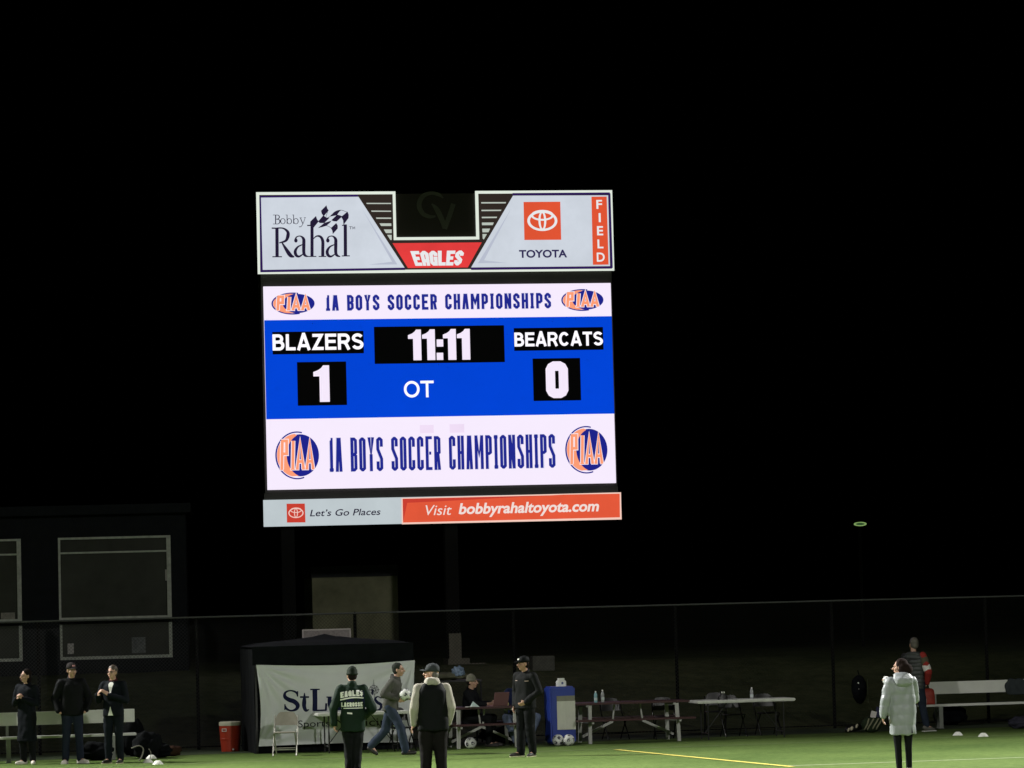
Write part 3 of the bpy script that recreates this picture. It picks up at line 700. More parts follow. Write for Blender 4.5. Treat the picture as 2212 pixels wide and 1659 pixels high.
# green lamp unit on a pole
gp = WY(1858, 1132, 92)
gl = empty('green_light', (gp.x, gp.y, 1.2), 0, 'small glowing green light unit alone in the dark at the right', 'light')
MB().tube([(0, .12, 0), (0, .12, gp.z-1.15)], .05, 8).build('pole', post_m, gl)
hz = gp.z-1.2
a = Art(-.03); R_ = radians(-1.5)
a.ring((0, hz), .17, .056, .055, .024, n=24); a.build('glowing_rim', mat('green_glow', (.02, .03, .02), .4, emit=C(126, 156, 92), es=1, var=.25, scale=9), gl)
MB().box((0, 0, hz), (.32, .045, .09)).build('housing', mat('green_housing', (.02, .04, .02), .5, emit=C(38, 68, 36), es=1, var=.5, scale=12), gl, bevel=.015)

# ------------------------------------------------------------------ canopy with banner
T0, T1 = G(553, 1629), G(893, 1617.5)
ty = PHI; tw = (Vector(T1)-Vector(T0)).length; tcx = tw/2
cn = empty('pop_up_canopy', T0, ty, 'black pop up canopy tent with dark side walls behind the white sponsor banner', 'canopy')
blk = mat('black_canopy_cloth', (.006, .007, .008), 1, var=.25, scale=5, bump=.4, bscale=9); legm = mat('tent_leg', (.03, .03, .03), .5)
TD = 2.0; zE = on_plane(640, 1398, T0, ty)[1]; zP = WY(722, 1371, 67).z
for (x, y) in ((0.03, .03), (tw-.03, .03), (0.03, TD), (tw-.03, TD)): MB().box2((x-.02, y-.02, 0), (x+.02, y+.02, zE)).build('leg', legm, cn)
n = 12; vs = []; fs = []
for j in range(n+1):
    for i in range(n+1):
        u, v = i/n, j/n; d = max(abs(u-.5), abs(v-.5))*2
        z = zE+.02+(zP-zE)*max(0, (1-d))**.8*(1) - .05*sin(pi*min(1, d*1.2))*(1-d); z += .012*noise.noise(Vector((u*9, v*9, 1)))
        vs.append((-.05+u*(tw+.1), -.05+v*(TD+.1), z))
for j in range(n):
    for i in range(n): fs.append((j*(n+1)+i, j*(n+1)+i+1, (j+1)*(n+1)+i+1, (j+1)*(n+1)+i))
MB().add(vs, fs).build('canopy_top', blk, cn, smooth=True)
def cloth(x0, x1, z0, z1, y, ax='x', amp=.02, nx=40, nz=14, seed=0, sag=0, holes=None, th=.006, fn=None):
    vs = []; fs = []
    for k in range(nz+1):
        for i in range(nx+1):
            u, v = i/nx, k/nz; X = x0+(x1-x0)*u; Z = z0+(z1-z0)*v; Y = y
            Y += amp*noise.noise(Vector((u*7+seed, v*3, seed)))+amp*.4*noise.noise(Vector((u*22+seed, v*5, seed)))
            if sag: Z -= sag*sin(pi*u)*v
            if fn: X, Y, Z = fn(u, v, X, Y, Z)
            vs.append((X, Y, Z) if ax == 'x' else (Y, X, Z))
    for k in range(nz):
        for i in range(nx): fs.append((k*(nx+1)+i, k*(nx+1)+i+1, (k+1)*(nx+1)+i+1, (k+1)*(nx+1)+i))
    return MB().add(vs, fs)
cloth(-.04, tw+.04, zE-.32, zE+.03, -.055, amp=.02, seed=3).build('valance', blk, cn, smooth=True)
cloth(.03, tw-.03, .0, zE-.2, .05, amp=.03, seed=5).build('front_wall', blk, cn, smooth=True)
cloth(.0, TD, .0, zE, .0, 'y', amp=.03, seed=8).build('side_wall', blk, cn, smooth=True)
cloth(.0, TD, .0, zE, tw, 'y', amp=.03, seed=9).build('side_wall', blk, cn, smooth=True)
cloth(.0, tw, .0, zE, TD, amp=.03, seed=10).build('back_wall', blk, cn, smooth=True)
# banner: traced corners in the tent front plane
q = lambda x, y: on_plane(x, y, T0, ty)
cTL, cTR, cBL, cBR = q(551, 1436), q(894, 1426), q(557, 1612), q(890, 1603)
bn = empty('sponsor_banner', T0, ty, 'large white cloth banner printed St Luke\u2019s Sports stretched across the canopy front', 'banner')
def bfn(u, v, X, Y, Z):
    L = (cBL[0]+(cTL[0]-cBL[0])*v, cBL[1]+(cTL[1]-cBL[1])*v); R = (cBR[0]+(cTR[0]-cBR[0])*v, cBR[1]+(cTR[1]-cBR[1])*v)
    L = (L[0]+.06*sin(pi*v), L[1]); R = (R[0]-.02*sin(pi*v), R[1])
    x = L[0]+(R[0]-L[0])*u; z = L[1]+(R[1]-L[1])*u - .05*sin(pi*u)*(v**3)+.02*sin(pi*u)*(1-v)**3
    y = -.12
    # folds fanning from the pulled corners
    for (cu, cv, amp, fr, ph) in ((0, 1, .055, 17, .3), (1, 1, .060, 14, .9), (0, 0, .040, 15, .1), (1, 0, .040, 13, .5)):
        du, dv = abs(u-cu)*1.9, abs(v-cv); d = hypot(du, dv); an = atan2(dv, du)
        y += amp*sin(an*fr+ph)*exp(-d*1.7)*min(1, d*4)
    y += .012*noise.noise(Vector((u*5, v*4, 2)))-.02*(u < .03)
    return x, y, z
nx, nz = 90, 44
bme = cloth(0, 1, 0, 1, 0, amp=0, nx=nx, nz=nz, fn=bfn)
bo = bme.build('cloth', mat('banner_cloth', (.66, .68, .68), .75, var=.04, scale=2), bn, smooth=True)
bvh = BVHTree.FromPolygons([Vector(v) for v in bme.v], bme.f)
def drape(art, name, m, parent, bv, off=.006, sign=-1, sub=True, y_from=-3):
    me = art.mb.mesh(); bm = bmesh.new(); bm.from_mesh(me)
    bmesh.ops.triangulate(bm, faces=bm.faces[:])
    for _ in range(2):
        es = [e for e in bm.edges if e.calc_length() > .06]
        if es: bmesh.ops.subdivide_edges(bm, edges=es, cuts=1); bmesh.ops.triangulate(bm, faces=bm.faces[:])
    for v in bm.verts:
        h = bv.ray_cast(Vector((v.co.x, y_from, v.co.z)), Vector((0, -copysign(1, y_from), 0)))
        if h[0] is not None: v.co.y = h[0].y+off*sign+(v.co.y)
    bm.to_mesh(me); bm.free(); me.update(); return link(name, me, m, parent)
KB = lambda x, y: q((780+x/3.05)*2212/4032, (2480+y/3.05)*2212/4032)
a = Art(0); kk = (KB(1500, 900)[0]-KB(500, 900)[0])/1000
def kb(pts, w, cv=True): a.stroke([KB(*p) for p in pts], [x*kk for x in w] if isinstance(w, (list, tuple)) else w*kk, curve=cv)
kb([(1180, 790), (1165, 750), (1100, 728), (1040, 750), (1030, 800), (1075, 835), (1145, 860), (1185, 905), (1165, 950), (1105, 968), (1050, 945), (1028, 895)], [10, 24, 16, 26, 44, 50, 54, 50, 34, 20, 26, 10])
kb([(1183, 735), (1183, 800)], 14, False); kb([(1030, 890), (1030, 960)], 14, False)
kb([(1265, 755), (1262, 850), (1262, 920), (1285, 965), (1322, 955)], [10, 46, 46, 36, 10]); kb([(1212, 805), (1318, 805)], 20, False)
kb([(1390, 712), (1390, 968)], 58, False); kb([(1335, 715), (1448, 713)], 16, False); kb([(1372, 966), (1530, 962)], 18, False); kb([(1528, 880), (1522, 962)], 24, False)
kb([(1570, 800), (1570, 900), (1600, 955), (1650, 960), (1700, 935)], [48, 48, 40, 26, 20]); kb([(1530, 806), (1590, 806)], 14, False); kb([(1700, 800), (1700, 965)], 48, False)
# k e ' s  continue behind the people
kb([(1780, 700), (1780, 962)], 46, False); kb([(1880, 805), (1800, 880)], 22, False); kb([(1810, 860), (1890, 962)], 40, False)
kb([(1925, 880), (2040, 880), (2030, 820), (1975, 800), (1930, 850), (1930, 920), (1980, 965), (2040, 940)], [14, 14, 24, 18, 40, 42, 24, 10])
kb([(2085, 715), (2075, 780)], [34, 12]); kb([(2190, 820), (2140, 800), (2110, 830), (2140, 870), (2185, 900), (2170, 950), (2120, 965), (2095, 940)], [12, 14, 28, 34, 34, 24, 14, 10])
drape(a, 'wordmark', mat('banner_navy', (.010, .014, .050), .7), bn, bvh)
a = Art(0)
s0, z0 = KB(1190, 1195); s1, z1 = KB(1565, 1075); a.font('Sports', s0, z0, s1, z1)
KC = lambda x, y: q((1440+x/4.608)*2212/4032, (2620+y/4.608)*2212/4032)
s0, z0 = KB(1640, 1170); s1, z1 = KC(520, 950); a.font('Medicine', s0, KB(1640, 1165)[1], s1, KB(1640, 1072)[1])
# compass star
c = KC(130, 440); s = (KC(1100, 440)[0]-KC(100, 440)[0])/1000
for k_ in range(8):
    an = pi/2+k_*pi/4; Ls = (185 if k_ == 0 else 150 if k_ == 4 else 95 if k_ % 2 == 0 else 85)*s; wv = 22*s
    tip = (c[0]+Ls*cos(an), c[1]+Ls*sin(an)); l_ = (c[0]+wv*cos(an+.8), c[1]+wv*sin(an+.8)); r_ = (c[0]+wv*cos(an-.8), c[1]+wv*sin(an-.8))
    a.stroke([l_, tip, r_], 9*s)
a.ring(c, 82*s, 82*s, 7*s, 7*s, n=24)
drape(a, 'small_print', mat('banner_ink', (.02, .02, .03), .7), bn, bvh)

# ------------------------------------------------------------------ furniture
alu = mat('bench_aluminium', (.68, .69, .64), .45, metal=.1, var=.06, scale=3); alu_leg = mat('bench_leg_aluminium', (.27, .29, .25), .5, metal=.15)
def bench(loc, L, rz, label, leg_at, group='aluminium team benches'):
    r = empty('team_bench', loc, rz, label, 'bench', group)
    MB().box2((0, -.02, .44), (L, .24, .485)).build('seat', alu, r, bevel=.006)
    MB().box2((0, .30, .68), (L, .335, .925)).build('backrest', alu, r, bevel=.005)
    for x in leg_at:
        m = MB(); m.box2((x-.04, .0, 0), (x+.04, .06, .438)); m.bar((x, .06, .30), (x, .33, .46), .05, .03); m.bar((x, .345, .40), (x, .345, .90), .05, .018)
        m.bar((x, .22, .0), (x, .34, .42), .05, .03); m.box2((x-.05, -.03, 0), (x+.05, .30, .012)); m.build('leg', alu_leg, r)
    return r
p0 = G(-90, 1652.5); s_e, z_e = on_plane(295, 1590, p0, PHI)
lx = on_plane(19, 1640, p0, PHI)[0]; lx2 = on_plane(245, 1640, p0, PHI)[0]
bench(p0, s_e, PHI, 'long aluminium bench behind the three people standing at the left', (lx, lx2))
p0 = G(1991, 1575.5); lx = on_plane(2034, 1570, p0, PHI)[0]
r = bench(p0, 4.2, PHI, 'long aluminium bench at the right with a dark coat over its back', (lx, lx+2.9))
for o in children(r):
    if o.name.startswith('backrest'): o.location.x = .28

gray_leg = mat('table_leg_steel', (.40, .41, .37), .6); maroon = mat('maroon_coating', (.045, .010, .014), .35, var=.1)
def picnic(loc, L, rz, label):
    r = empty('picnic_table', loc, rz, label, 'picnic table', 'maroon picnic tables along the touch line')
    nS = 5
    for i in range(nS): MB().box2((0, .30+i*.15, .735), (L, .30+i*.15+.14, .775)).build('plank', maroon, r, bevel=.004)
    for y in (-.14, 1.14): 
        for i in range(2): MB().box2((0, y+i*.13, .43), (L, y+i*.13+.12, .465)).build('seat_plank', maroon, r, bevel=.004)
    for x, sg in ((.30, 1), (L-.30, -1)):
        m = MB(); m.bar((x-sg*.02, .12, 0), (x, .16, .73), .065, .055); m.bar((x-sg*.02, 1.0, 0), (x, .96, .73), .065, .055)
        m.bar((x, -.10, .405), (x, 1.40, .405), .04, .04); m.box2((x-.025, .32, .695), (x+.025, 1.0, .733)); m.build('leg_frame', gray_leg, r)
        MB().bar((x-sg*.05, .66, .12), (x+sg*.56, .66, .40), .045, .05).build('brace', gray_leg, r)
        MB().bar((x+sg*.56, .66, .40), (x+sg*.60, .66, .72), .03, .03).build('strut', gray_leg, r)
    return r
p0 = G(1247, 1609); L = on_plane(1500, 1560, p0, PHI)[0]
picnic(p0, L, PHI, 'maroon picnic table with grey legs carrying a blue bottle and a clear bottle')
p0 = G(962, 1620); L = on_plane(1150, 1600, p0, PHI)[0]
pt2 = picnic(p0, L, PHI, 'maroon picnic table where the person in the grey beanie sits'); PT2 = p0

wt_m = mat('white_table_top', (.62, .63, .58), .5); tl_m = mat('dark_table_leg', (.03, .03, .03), .4, metal=.5)
def fold_table(loc, L, rz, label, lm=tl_m):
    r = empty('folding_table', loc, rz, label, 'folding table', 'white topped folding tables')
    MB().box2((0, 0, .70), (L, .74, .755)).build('table_top', wt_m, r, bevel=.012)
    for x in (.22, L-.22):
        for y in (.1, .64):
            MB().tube([(x, y, 0), (x, y, .698)], .014, 8).build('leg', lm, r)
        MB().tube([(x, .1, .12), (x, .64, .12)], .01, 6).build('crossbar', lm, r)
        MB().tube([(x, .37, .12), (x+(.45 if x < L/2 else -.45), .37, .69)], .009, 6).build('brace', lm, r)
    return r
p0 = G(1510, 1599.5); L = on_plane(1721, 1590, p0, PHI)[0]; FT = p0
fold_table(p0, L, PHI, 'white topped folding table on the right with black chairs under it')
p0 = G(688, 1629); L = on_plane(886, 1618, p0, PHI)[0]
ft2 = fold_table(p0, L, PHI, 'white topped folding table in front of the white banner'); FT2 = p0

def fold_chair(loc, rz, label, sm, fm, group):
    """metal folding chair, faces -y"""
    r = empty('folding_chair', loc, rz, label, 'folding chair', group)
    bk = MB(); vs = []; n = 12
    for i in range(n+1):
        u = i/n*2-1; x = u*.222; top = .81-.14*max(0, abs(u)-.5)**2*4-.02*u*u; yb = .235-.03*(1-u*u)*-1
        vs += [(x, yb, .56), (x, yb+.03, top), (x, yb+.012, .56), (x, yb+.042, top)]
    fs = []
    for i in range(n):
        k = 4*i; fs += [(k, k+4, k+5, k+1), (k+2, k+3, k+7, k+6), (k+1, k+5, k+7, k+3), (k, k+2, k+6, k+4)]
    fs += [(0, 1, 3, 2), (4*n, 4*n+2, 4*n+3, 4*n+1)]
    bk.add(vs, fs).build('backrest', sm, r, smooth=False)
    st = MB(); st.loft([(0, -.02, .425, .19, .19), (0, -.02, .44, .205, .205), (0, -.02, .448, .19, .19)], 24, 3.4).build('seat', sm, r)
    for sx in (-1, 1):
        MB().tube([(sx*.215, .275, .745), (sx*.215, .20, .52), (sx*.215, -.20, .01)], .0125, 8).build('leg', fm, r)
        MB().tube([(sx*.195, -.14, .43), (sx*.195, .0, .30), (sx*.195, .24, .01)], .0125, 8).build('leg', fm, r)
    MB().tube([(-.215, -.14, .12), (.215, -.14, .12)], .008, 6).build('stretcher', fm, r)
    MB().tube([(-.195, .16, .14), (.195, .16, .14)], .008, 6).build('stretcher', fm, r)
    return r
beige = mat('beige_enamel', (.30, .28, .23), .45, metal=.2); beige_f = mat('beige_frame', (.42, .41, .36), .35, metal=.4)
blackp = mat('black_chair_plastic', (.012, .012, .012), .4); blackf = mat('black_chair_frame', (.02, .02, .02), .25, metal=.6)
fold_chair(G(617, 1633), PHI-.25, 'beige metal folding chair open in front of the left of the white banner', beige, beige_f, 'folding chairs by the touch line')
c0 = fold_chair(G(1585, 1592), PHI+.05, 'black folding chair under the left half of the white topped table', blackp, blackf, 'black folding chairs')
for (p, lab, dz) in ((G(1660, 1588), 'black folding chair under the right half of the white topped table', .05), (G(1438, 1597), 'black folding chair at the right end of the maroon picnic table', -.1),
                 (G(1330, 1598), 'black folding chair behind the maroon picnic table between its grey legs', .12), (G(1546, 1584), 'black folding chair furthest back behind the white topped table', -.3),
                 (G(868, 1622), 'black folding chair behind the walking person with the ball', .2)):
    c = copy_tree(c0); c.location = p; c.rotation_euler.z = PHI+dz; c['label'] = lab

# blue padded stand with white towel and jug
p0 = G(1191, 1610); w = on_plane(1245, 1600, p0, PHI)[0]; h = on_plane(1215, 1483, p0, PHI)[1]
bp = empty('padded_stand', p0, PHI, 'tall royal blue padded stand with a white towel on its front', 'stand')
blue = mat('royal_blue_vinyl', (.018, .045, .30), .45, var=.08)
MB().box2((0, 0, .03), (w, .55, h)).build('pad', blue, bp, bevel=.03)
MB().box2((.03, .03, 0), (w-.03, .5, .03)).build('base', blackp, bp)
tw_ = empty('towel', p0, PHI, 'white towel hanging flat on the front of the blue padded stand', 'towel')
tx0 = on_plane(1203, 1540, p0, PHI)[0]; tx1 = w-.01; tz0 = on_plane(1220, 1576, p0, PHI)[1]; tz1 = on_plane(1220, 1503, p0, PHI)[1]
def tfn(u, v, X, Y, Z): return X, Y-.010*smooth01((u-.42)/.06)+.0, Z
def smooth01(t): t = max(0, min(1, t)); return t*t*(3-2*t)
cloth(tx0, tx1, tz0, tz1-.10, -.016, amp=.008, nx=30, nz=14, seed=4, fn=tfn).build('cloth', mat('towel_white', (.62, .63, .55), .9, var=.05), tw_, smooth=True)
MB().box2((tx0, -.012, tz1-.10), (tx1, -.004, tz1)).build('band', mat('towel_band', (.24, .24, .19), .9), tw_)
jg = empty('water_jug', Vector(p0)+AX*(on_plane(1217, 1480, p0, PHI)[0])+AN*.2+Vector((0, 0, h)), PHI, 'small white square shouldered jug on top of the blue padded stand', 'jug')
jm = mat('white_jug', (.80, .80, .76), .4)
MB().loft([(0, 0, 0, .095, .07), (0, 0, .09, .095, .07), (0, 0, .115, .075, .06)], 20, 4).build('body', jm, jg); MB().loft([(0, 0, .117, .066, .05), (0, 0, .155, .066, .05)], 20, 4).build('lid', jm, jg)
MB().box((.01, -.073, .062), (.035, .004, .045)).build('mark', mat('jug_mark', (.10, .12, .25), .6), jg)

# red drinks cooler
cl = empty('drinks_cooler', G(498, 1623.5), PHI-.2, 'round orange red drinks cooler with a cream lid beside the canopy', 'cooler')
cm = mat('cooler_red', (.42, .042, .018), .45, var=.08)
MB().lathe([(.165, 0), (.175, .01), (.192, .22), (.196, .225), (.20, .26), (.196, .265), (.208, .45), (.208, .50)], 40).build('body', cm, cl, smooth=False)
MB().lathe([(.213, .502), (.216, .53), (.213, .565), (.19, .578)], 32).build('lid', mat('cooler_lid', (.60, .58, .44), .5), cl)
MB().box((-.10, -.19, .40), (.085, .03, .012)).box((-.10, -.19, .445), (.085, .03, .012)).box((-.14, -.17, .4225), (.012, .03, .055)).box((-.06, -.203, .4225), (.012, .03, .055)).build('handle', mat('handle_white', (.75, .72, .68), .5), cl)
MB().tube([(.07, -.19, .05), (.07, -.23, .05)], .018, 8).build('tap', mat('handle_white', 0), cl)

# balls, cones, bottles
def ball_mesh():
    bm = bmesh.new(); bmesh.ops.create_icosphere(bm, subdivisions=4, radius=.11)
    t = (1+5**.5)/2; V = [Vector(v).normalized() for v in ((-1, t, 0), (1, t, 0), (-1, -t, 0), (1, -t, 0), (0, -1, t), (0, 1, t), (0, -1, -t), (0, 1, -t), (t, 0, -1), (t, 0, 1), (-t, 0, -1), (-t, 0, 1))]
    for f in bm.faces:
        c = f.calc_center_median().normalized(); d = max(c.dot(v) for v in V)
        f.material_index = 1 if (d > .948 and noise.noise(c*6) > -.25) else 0; f.smooth = True
    me = bpy.data.meshes.new('ball'); bm.to_mesh(me); bm.free(); return me
bmesh_ = ball_mesh(); bmesh_.materials.append(mat('ball_white', (.70, .72, .68), .4)); bmesh_.materials.append(mat('ball_black', (.03, .03, .05), .4))
def ball(loc, label, rot):
    o = bpy.data.objects.new('soccer_ball', bmesh_); COL.objects.link(o); o.location = loc; o.rotation_euler = rot; tag(o, label, 'ball', 'white match balls'); return o
g = G(1017, 1618); ball((g.x, g.y, .11), 'white and black ball on the turf edge in front of the maroon table', (1, 2, .4))
g = G(1206, 1611.5); ball((g.x, g.y, .11), 'white ball at the left foot of the blue padded stand', (.3, 1, 2))
g = G(1229, 1611.5); ball((g.x, g.y, .11), 'white and black ball at the right foot of the blue padded stand', (2, .3, 1))
conem = mat('cone_white', (.78, .80, .72), .5)
def cone(px, py, label, hh=.075):
    o = MB().lathe([(.102, 0), (.100, .008), (.07, .045), (.045, .068), (.028, .072)], 24).build('disc_cone', conem, smooth=True); o.location = G(px, py); tag(o, label, 'cone', 'white disc cones'); return o
cone(2069, 1589, 'white disc cone on the turf before the right bench, the left of the two')
cone(2124, 1591.5, 'white disc cone on the turf before the right bench, the right of the two')
cone(320, 1648, 'white disc cone at the left of the three lying close together'); cone(327, 1642.5, 'white disc cone at the back of the three lying close together').location.z = .03
cone(341, 1651.5, 'white disc cone at the front right of the three lying close together')
def bottle(loc, label, m, capm, h=.22, r=.033):
    t = empty('water_bottle', loc, 0, label, 'bottle', 'water bottles on the tables')
    MB().lathe([(r*.95, 0), (r, .01), (r, h*.45), (r*.9, h*.5), (r, h*.55), (r, h*.68), (r*.5, h*.86), (r*.42, h*.88)], 16).build('body', m, t, smooth=True)
    MB().lathe([(r*.45, h*.882), (r*.45, h)], 12).build('lid', capm, t)
    MB().lathe([(r*1.02, h*.2), (r*1.02, h*.42)], 16).build('wrapper', mat('wrap_'+m.name, (.55, .60, .62), .5), t)
def on_table(px, base, rz, z, n): s_, _ = on_plane(px, 1500, base, rz); p = Vector(base)+AX*s_+AN*n; return Vector((p.x, p.y, z))
base = G(1247, 1609)
bottle(on_table(1297, base, PHI, .777, .4), 'pale blue water bottle on the maroon picnic table', mat('blue_plastic', (.25, .45, .50), .2), jm)
bottle(on_table(1312, base, PHI, .777, .4), 'clear water bottle with a white cap on the maroon picnic table', mat('clear_plastic', (.35, .36, .38), .15), jm, .24)
bottle(on_table(1633, FT, PHI, .744, .3), 'tall clear water bottle on the white topped folding table', mat('clear_plastic', 0), jm, .235)
bc = empty('binocular_case', on_table(1571, FT, PHI, .744, .35), PHI, 'small black case with two painted white glints on the folding table', 'case')
MB().loft([(0, 0, 0, .10, .06), (0, 0, .08, .085, .05), (0, 0, .12, .05, .04), (0, 0, .17, .05, .04)], 16, 3).build('body', blackp, bc)
MB().box((-.022, -.043, .152), (.022, .006, .03)).box((.022, -.043, .152), (.022, .006, .03)).build('painted_glint', conem, bc)  # highlights on the black case, put in as small white boxes

# laptop, papers on the second picnic table
lp = empty('laptop', on_table(1088, PT2, PHI, .777, .35), PHI+.3, 'open laptop with a dull pink back on the maroon picnic table', 'laptop')
pk = mat('dusty_pink', (.16, .075, .08), .6)
MB().box2((-.16, .0, 0), (.16, .22, .018)).build('base', pk, lp); MB().box((0, -.05, .14), (.31, .010, .25), Matrix.Rotation(radians(16), 3, 'X')).build('screen', pk, lp)
pc = empty('folded_card', on_table(1032, PT2, PHI, .777, .3), PHI, 'pale folded paper card standing on the maroon picnic table', 'card')
MB().add([(-.08, 0, 0), (.09, 0, 0), (-.03, .04, .11), (-.08, .09, 0), (.09, .09, 0)], [(0, 1, 2), (3, 2, 4), (0, 2, 3), (1, 4, 2), (0, 3, 4, 1)]).build('card', mat('pale_card', (.55, .68, .66), .6), pc)
MB().box((-.09, -.02, .008), (.18, .16, .01)).build('sheet', paper, pc)

# equipment trolley with clothes and a blue bag on top
p0 = G(975, 1607); wq = on_plane(1046, 1500, p0, PHI)[0]; hq2 = on_plane(1010, 1469, p0, PHI)[1]
et = empty('equipment_trolley', p0, PHI, 'tall black shelf trolley behind the maroon table, piled with cloths', 'trolley')
MB().box2((-.35, .2, hq2-.035), (wq, .75, hq2)).build('top_shelf', blackp, et)
MB().box2((-.35, .2, .35), (wq, .75, .38)).build('lower_shelf', blackp, et)
for x in (-.33, wq-.02): 
    for y in (.22, .73): MB().box2((x-.015, y-.015, 0), (x+.015, y+.015, hq2-.036)).build('post', blackf, et)
def lump(name, loc, r, m, label, cat, seed=1, amp=.25, group=None, sc=2.5):
    mb = MB().ell((0, 0, r[2]), r, nu=30, nv=20); off = Vector((seed*3.1, seed*1.7, seed))
    vs = []
    for v in mb.v:
        v = Vector(v); d = Vector((v.x/r[0], v.y/r[1], (v.z-r[2])/r[2])); k = 1+amp*noise.noise(d*sc+off)+amp*.4*noise.noise(d*sc*2.5+off); z = max(0, r[2]+(v.z-r[2])*k)
        vs.append((v.x*k, v.y*k, z))
    mb.v = vs; o = mb.build(name, m, smooth=True); o.location = loc; o.rotation_euler.z = PHI; return tag(o, label, cat, group)
t = Vector(p0)+AN*.45+Vector((0, 0, hq2))
lump('cloth_pile', t+AX*.02, (.42, .2, .075), mat('olive_cloth', (.16, .16, .11), .9, var=.3), 'heap of olive grey cloth on top of the black trolley', 'cloth', 2)
lump('carrier_bag', t+AX*.26+Vector((0, -.12, .06)), (.12, .10, .10), mat('blue_white_bag', (.22, .30, .42), .5, var=.75, scale=12), 'crumpled blue and white bag on the cloth heap', 'bag', 5, .5)

# bags by the left bench
bagm = mat('black_bag_nylon', (.004, .005, .006), .9, var=.3)
g = G(318, 1640); lump('kit_bag', g, (.27, .22, .26), bagm, 'big black kit bag heap at the right end of the left bench', 'bag', 3, .28, 'black kit bags')
g = G(347, 1637); lump('kit_bag', g, (.2, .18, .14), bagm, 'lower black kit bag slumped right of the big bag heap', 'bag', 7, .35, 'black kit bags')
g = G(288, 1634); lump('kit_bag', g, (.20, .16, .36), bagm, 'upright black backpack leaning on the end of the left bench', 'bag', 9, .25, 'black kit bags')
g = G(206, 1643); lump('kit_bag', g, (.33, .16, .17), bagm, 'black holdall under the left bench between two people', 'bag', 11, .25, 'black kit bags')
g = G(372, 1634); lump('kit_bag', g, (.18, .14, .10), mat('brown_bag', (.05, .025, .015), .7), 'small dark brown bag on the ground beside the black bags', 'bag', 13, .3)
p0 = G(303, 1644)
hd = MB(); hd.tube(smooth_line([(-.16, 0, .24), (-.02, 0, .28), (.06, 0, .22), (.03, 0, .08), (-.03, 0, .0)], 5), .012, 8)
o = hd.build('bag_strap', mat('grey_strap', (.22, .21, .18), .7), smooth=True); o.location = p0; tag(o, 'curved pale grey carrying strap standing up from the black bags', 'strap')
o = MB().tube(smooth_line([(.16, 0, .22), (.20, 0, .14), (.17, 0, .0)], 5), .008, 8).build('bag_strap', mat('grey_strap', 0), smooth=True); o.location = p0; tag(o, 'short thin grey strap right of the curved one', 'strap')

# right: backpack on the fence, shoes, striped bag
s_, z_ = on_plane(1855, 1465, FO, PHI)
bk = empty('hanging_backpack', SN(s_-.05, -.16, on_plane(1855, 1520, FO, PHI)[1]), PHI, 'black backpack hanging on the fence left of the woman in the grey coat', 'backpack')
mb = MB().ell((0, 0, .30), (.17, .12, .30)).ell((0, -.1, .2), (.12, .07, .14)); link('body', remesh(mb, .02, .02), bagm, bk, True)
MB().tube([(-.0, -.05, .55), (.0, .05, .68)], .012, 6).build('loop', bagm, bk)
MB().box((-.05, -.125, .43), (.03, .004, .025), Matrix.Rotation(.7, 3, 'Y')).box((-.05, -.135, .31), (.012, .004, .012)).build('painted_glint', conem, bk)  # white boxes stand in for the highlight on the dark nylon
MB().box2((.175, -.02, .02), (.185, -.01, .50)).build('strap', mat('olive_strap', (.10, .12, .06), .6), bk)
p0 = G(1843, 1583)
bt = empty('boots', p0, PHI+.2, 'dark boots with pale stripes lying on their side near the fence', 'boots')
mb = MB().cap((-.12, 0, .06), (.12, 0, .12), .06, .05).cap((0, .12, .06), (.22, .1, .10), .055, .05); link('upper', remesh(mb, .015, .01), blackp, bt, True)
for x, sx in ((-.13, .02), (-.06, .03), (.06, .025)): MB().ell((x, -.055, .07+(x+.12)*.35), (sx*1.1, .012, .045), Matrix.Rotation(.5, 3, 'Y')).build('stripe', mat('cream_stripe', (.50, .46, .33), .6), bt, True)
p0 = G(1883, 1583)
gb = empty('striped_ball_bag', p0, PHI, 'round dark net bag with khaki stripes beside the woman in the grey coat', 'bag')
mb = MB().ell((0, 0, .16), (.21, .15, .16)).ell((.15, .05, .25), (.12, .1, .14)); bgm = remesh(mb, .02, .015)
link('body', bgm, mat('dark_green_net', (.02, .03, .015), .8), gb, True)
for i, (x0, x1) in enumerate(((-.16, -.08), (-.10, .02), (.0, .12), (.08, .20))):
    MB().tube(smooth_line([(x0-.02, -.10, .07), (x0+.02, -.155, .16), (x1, -.10, .28)], 5), .016, 6).build('stripe', mat('khaki_stripe', (.22, .22, .14), .8), gb, True)
MB().box((.03, -.06, .36), (.11, .02, .13), Matrix.Rotation(.25, 3, 'Y')).build('white_pocket', paper, gb)
MB().box((.14, -.05, .40), (.12, .03, .20), Matrix.Rotation(.2, 3, 'Y')).build('navy_flap', mat('navy_nylon', (.01, .012, .05), .6), gb)

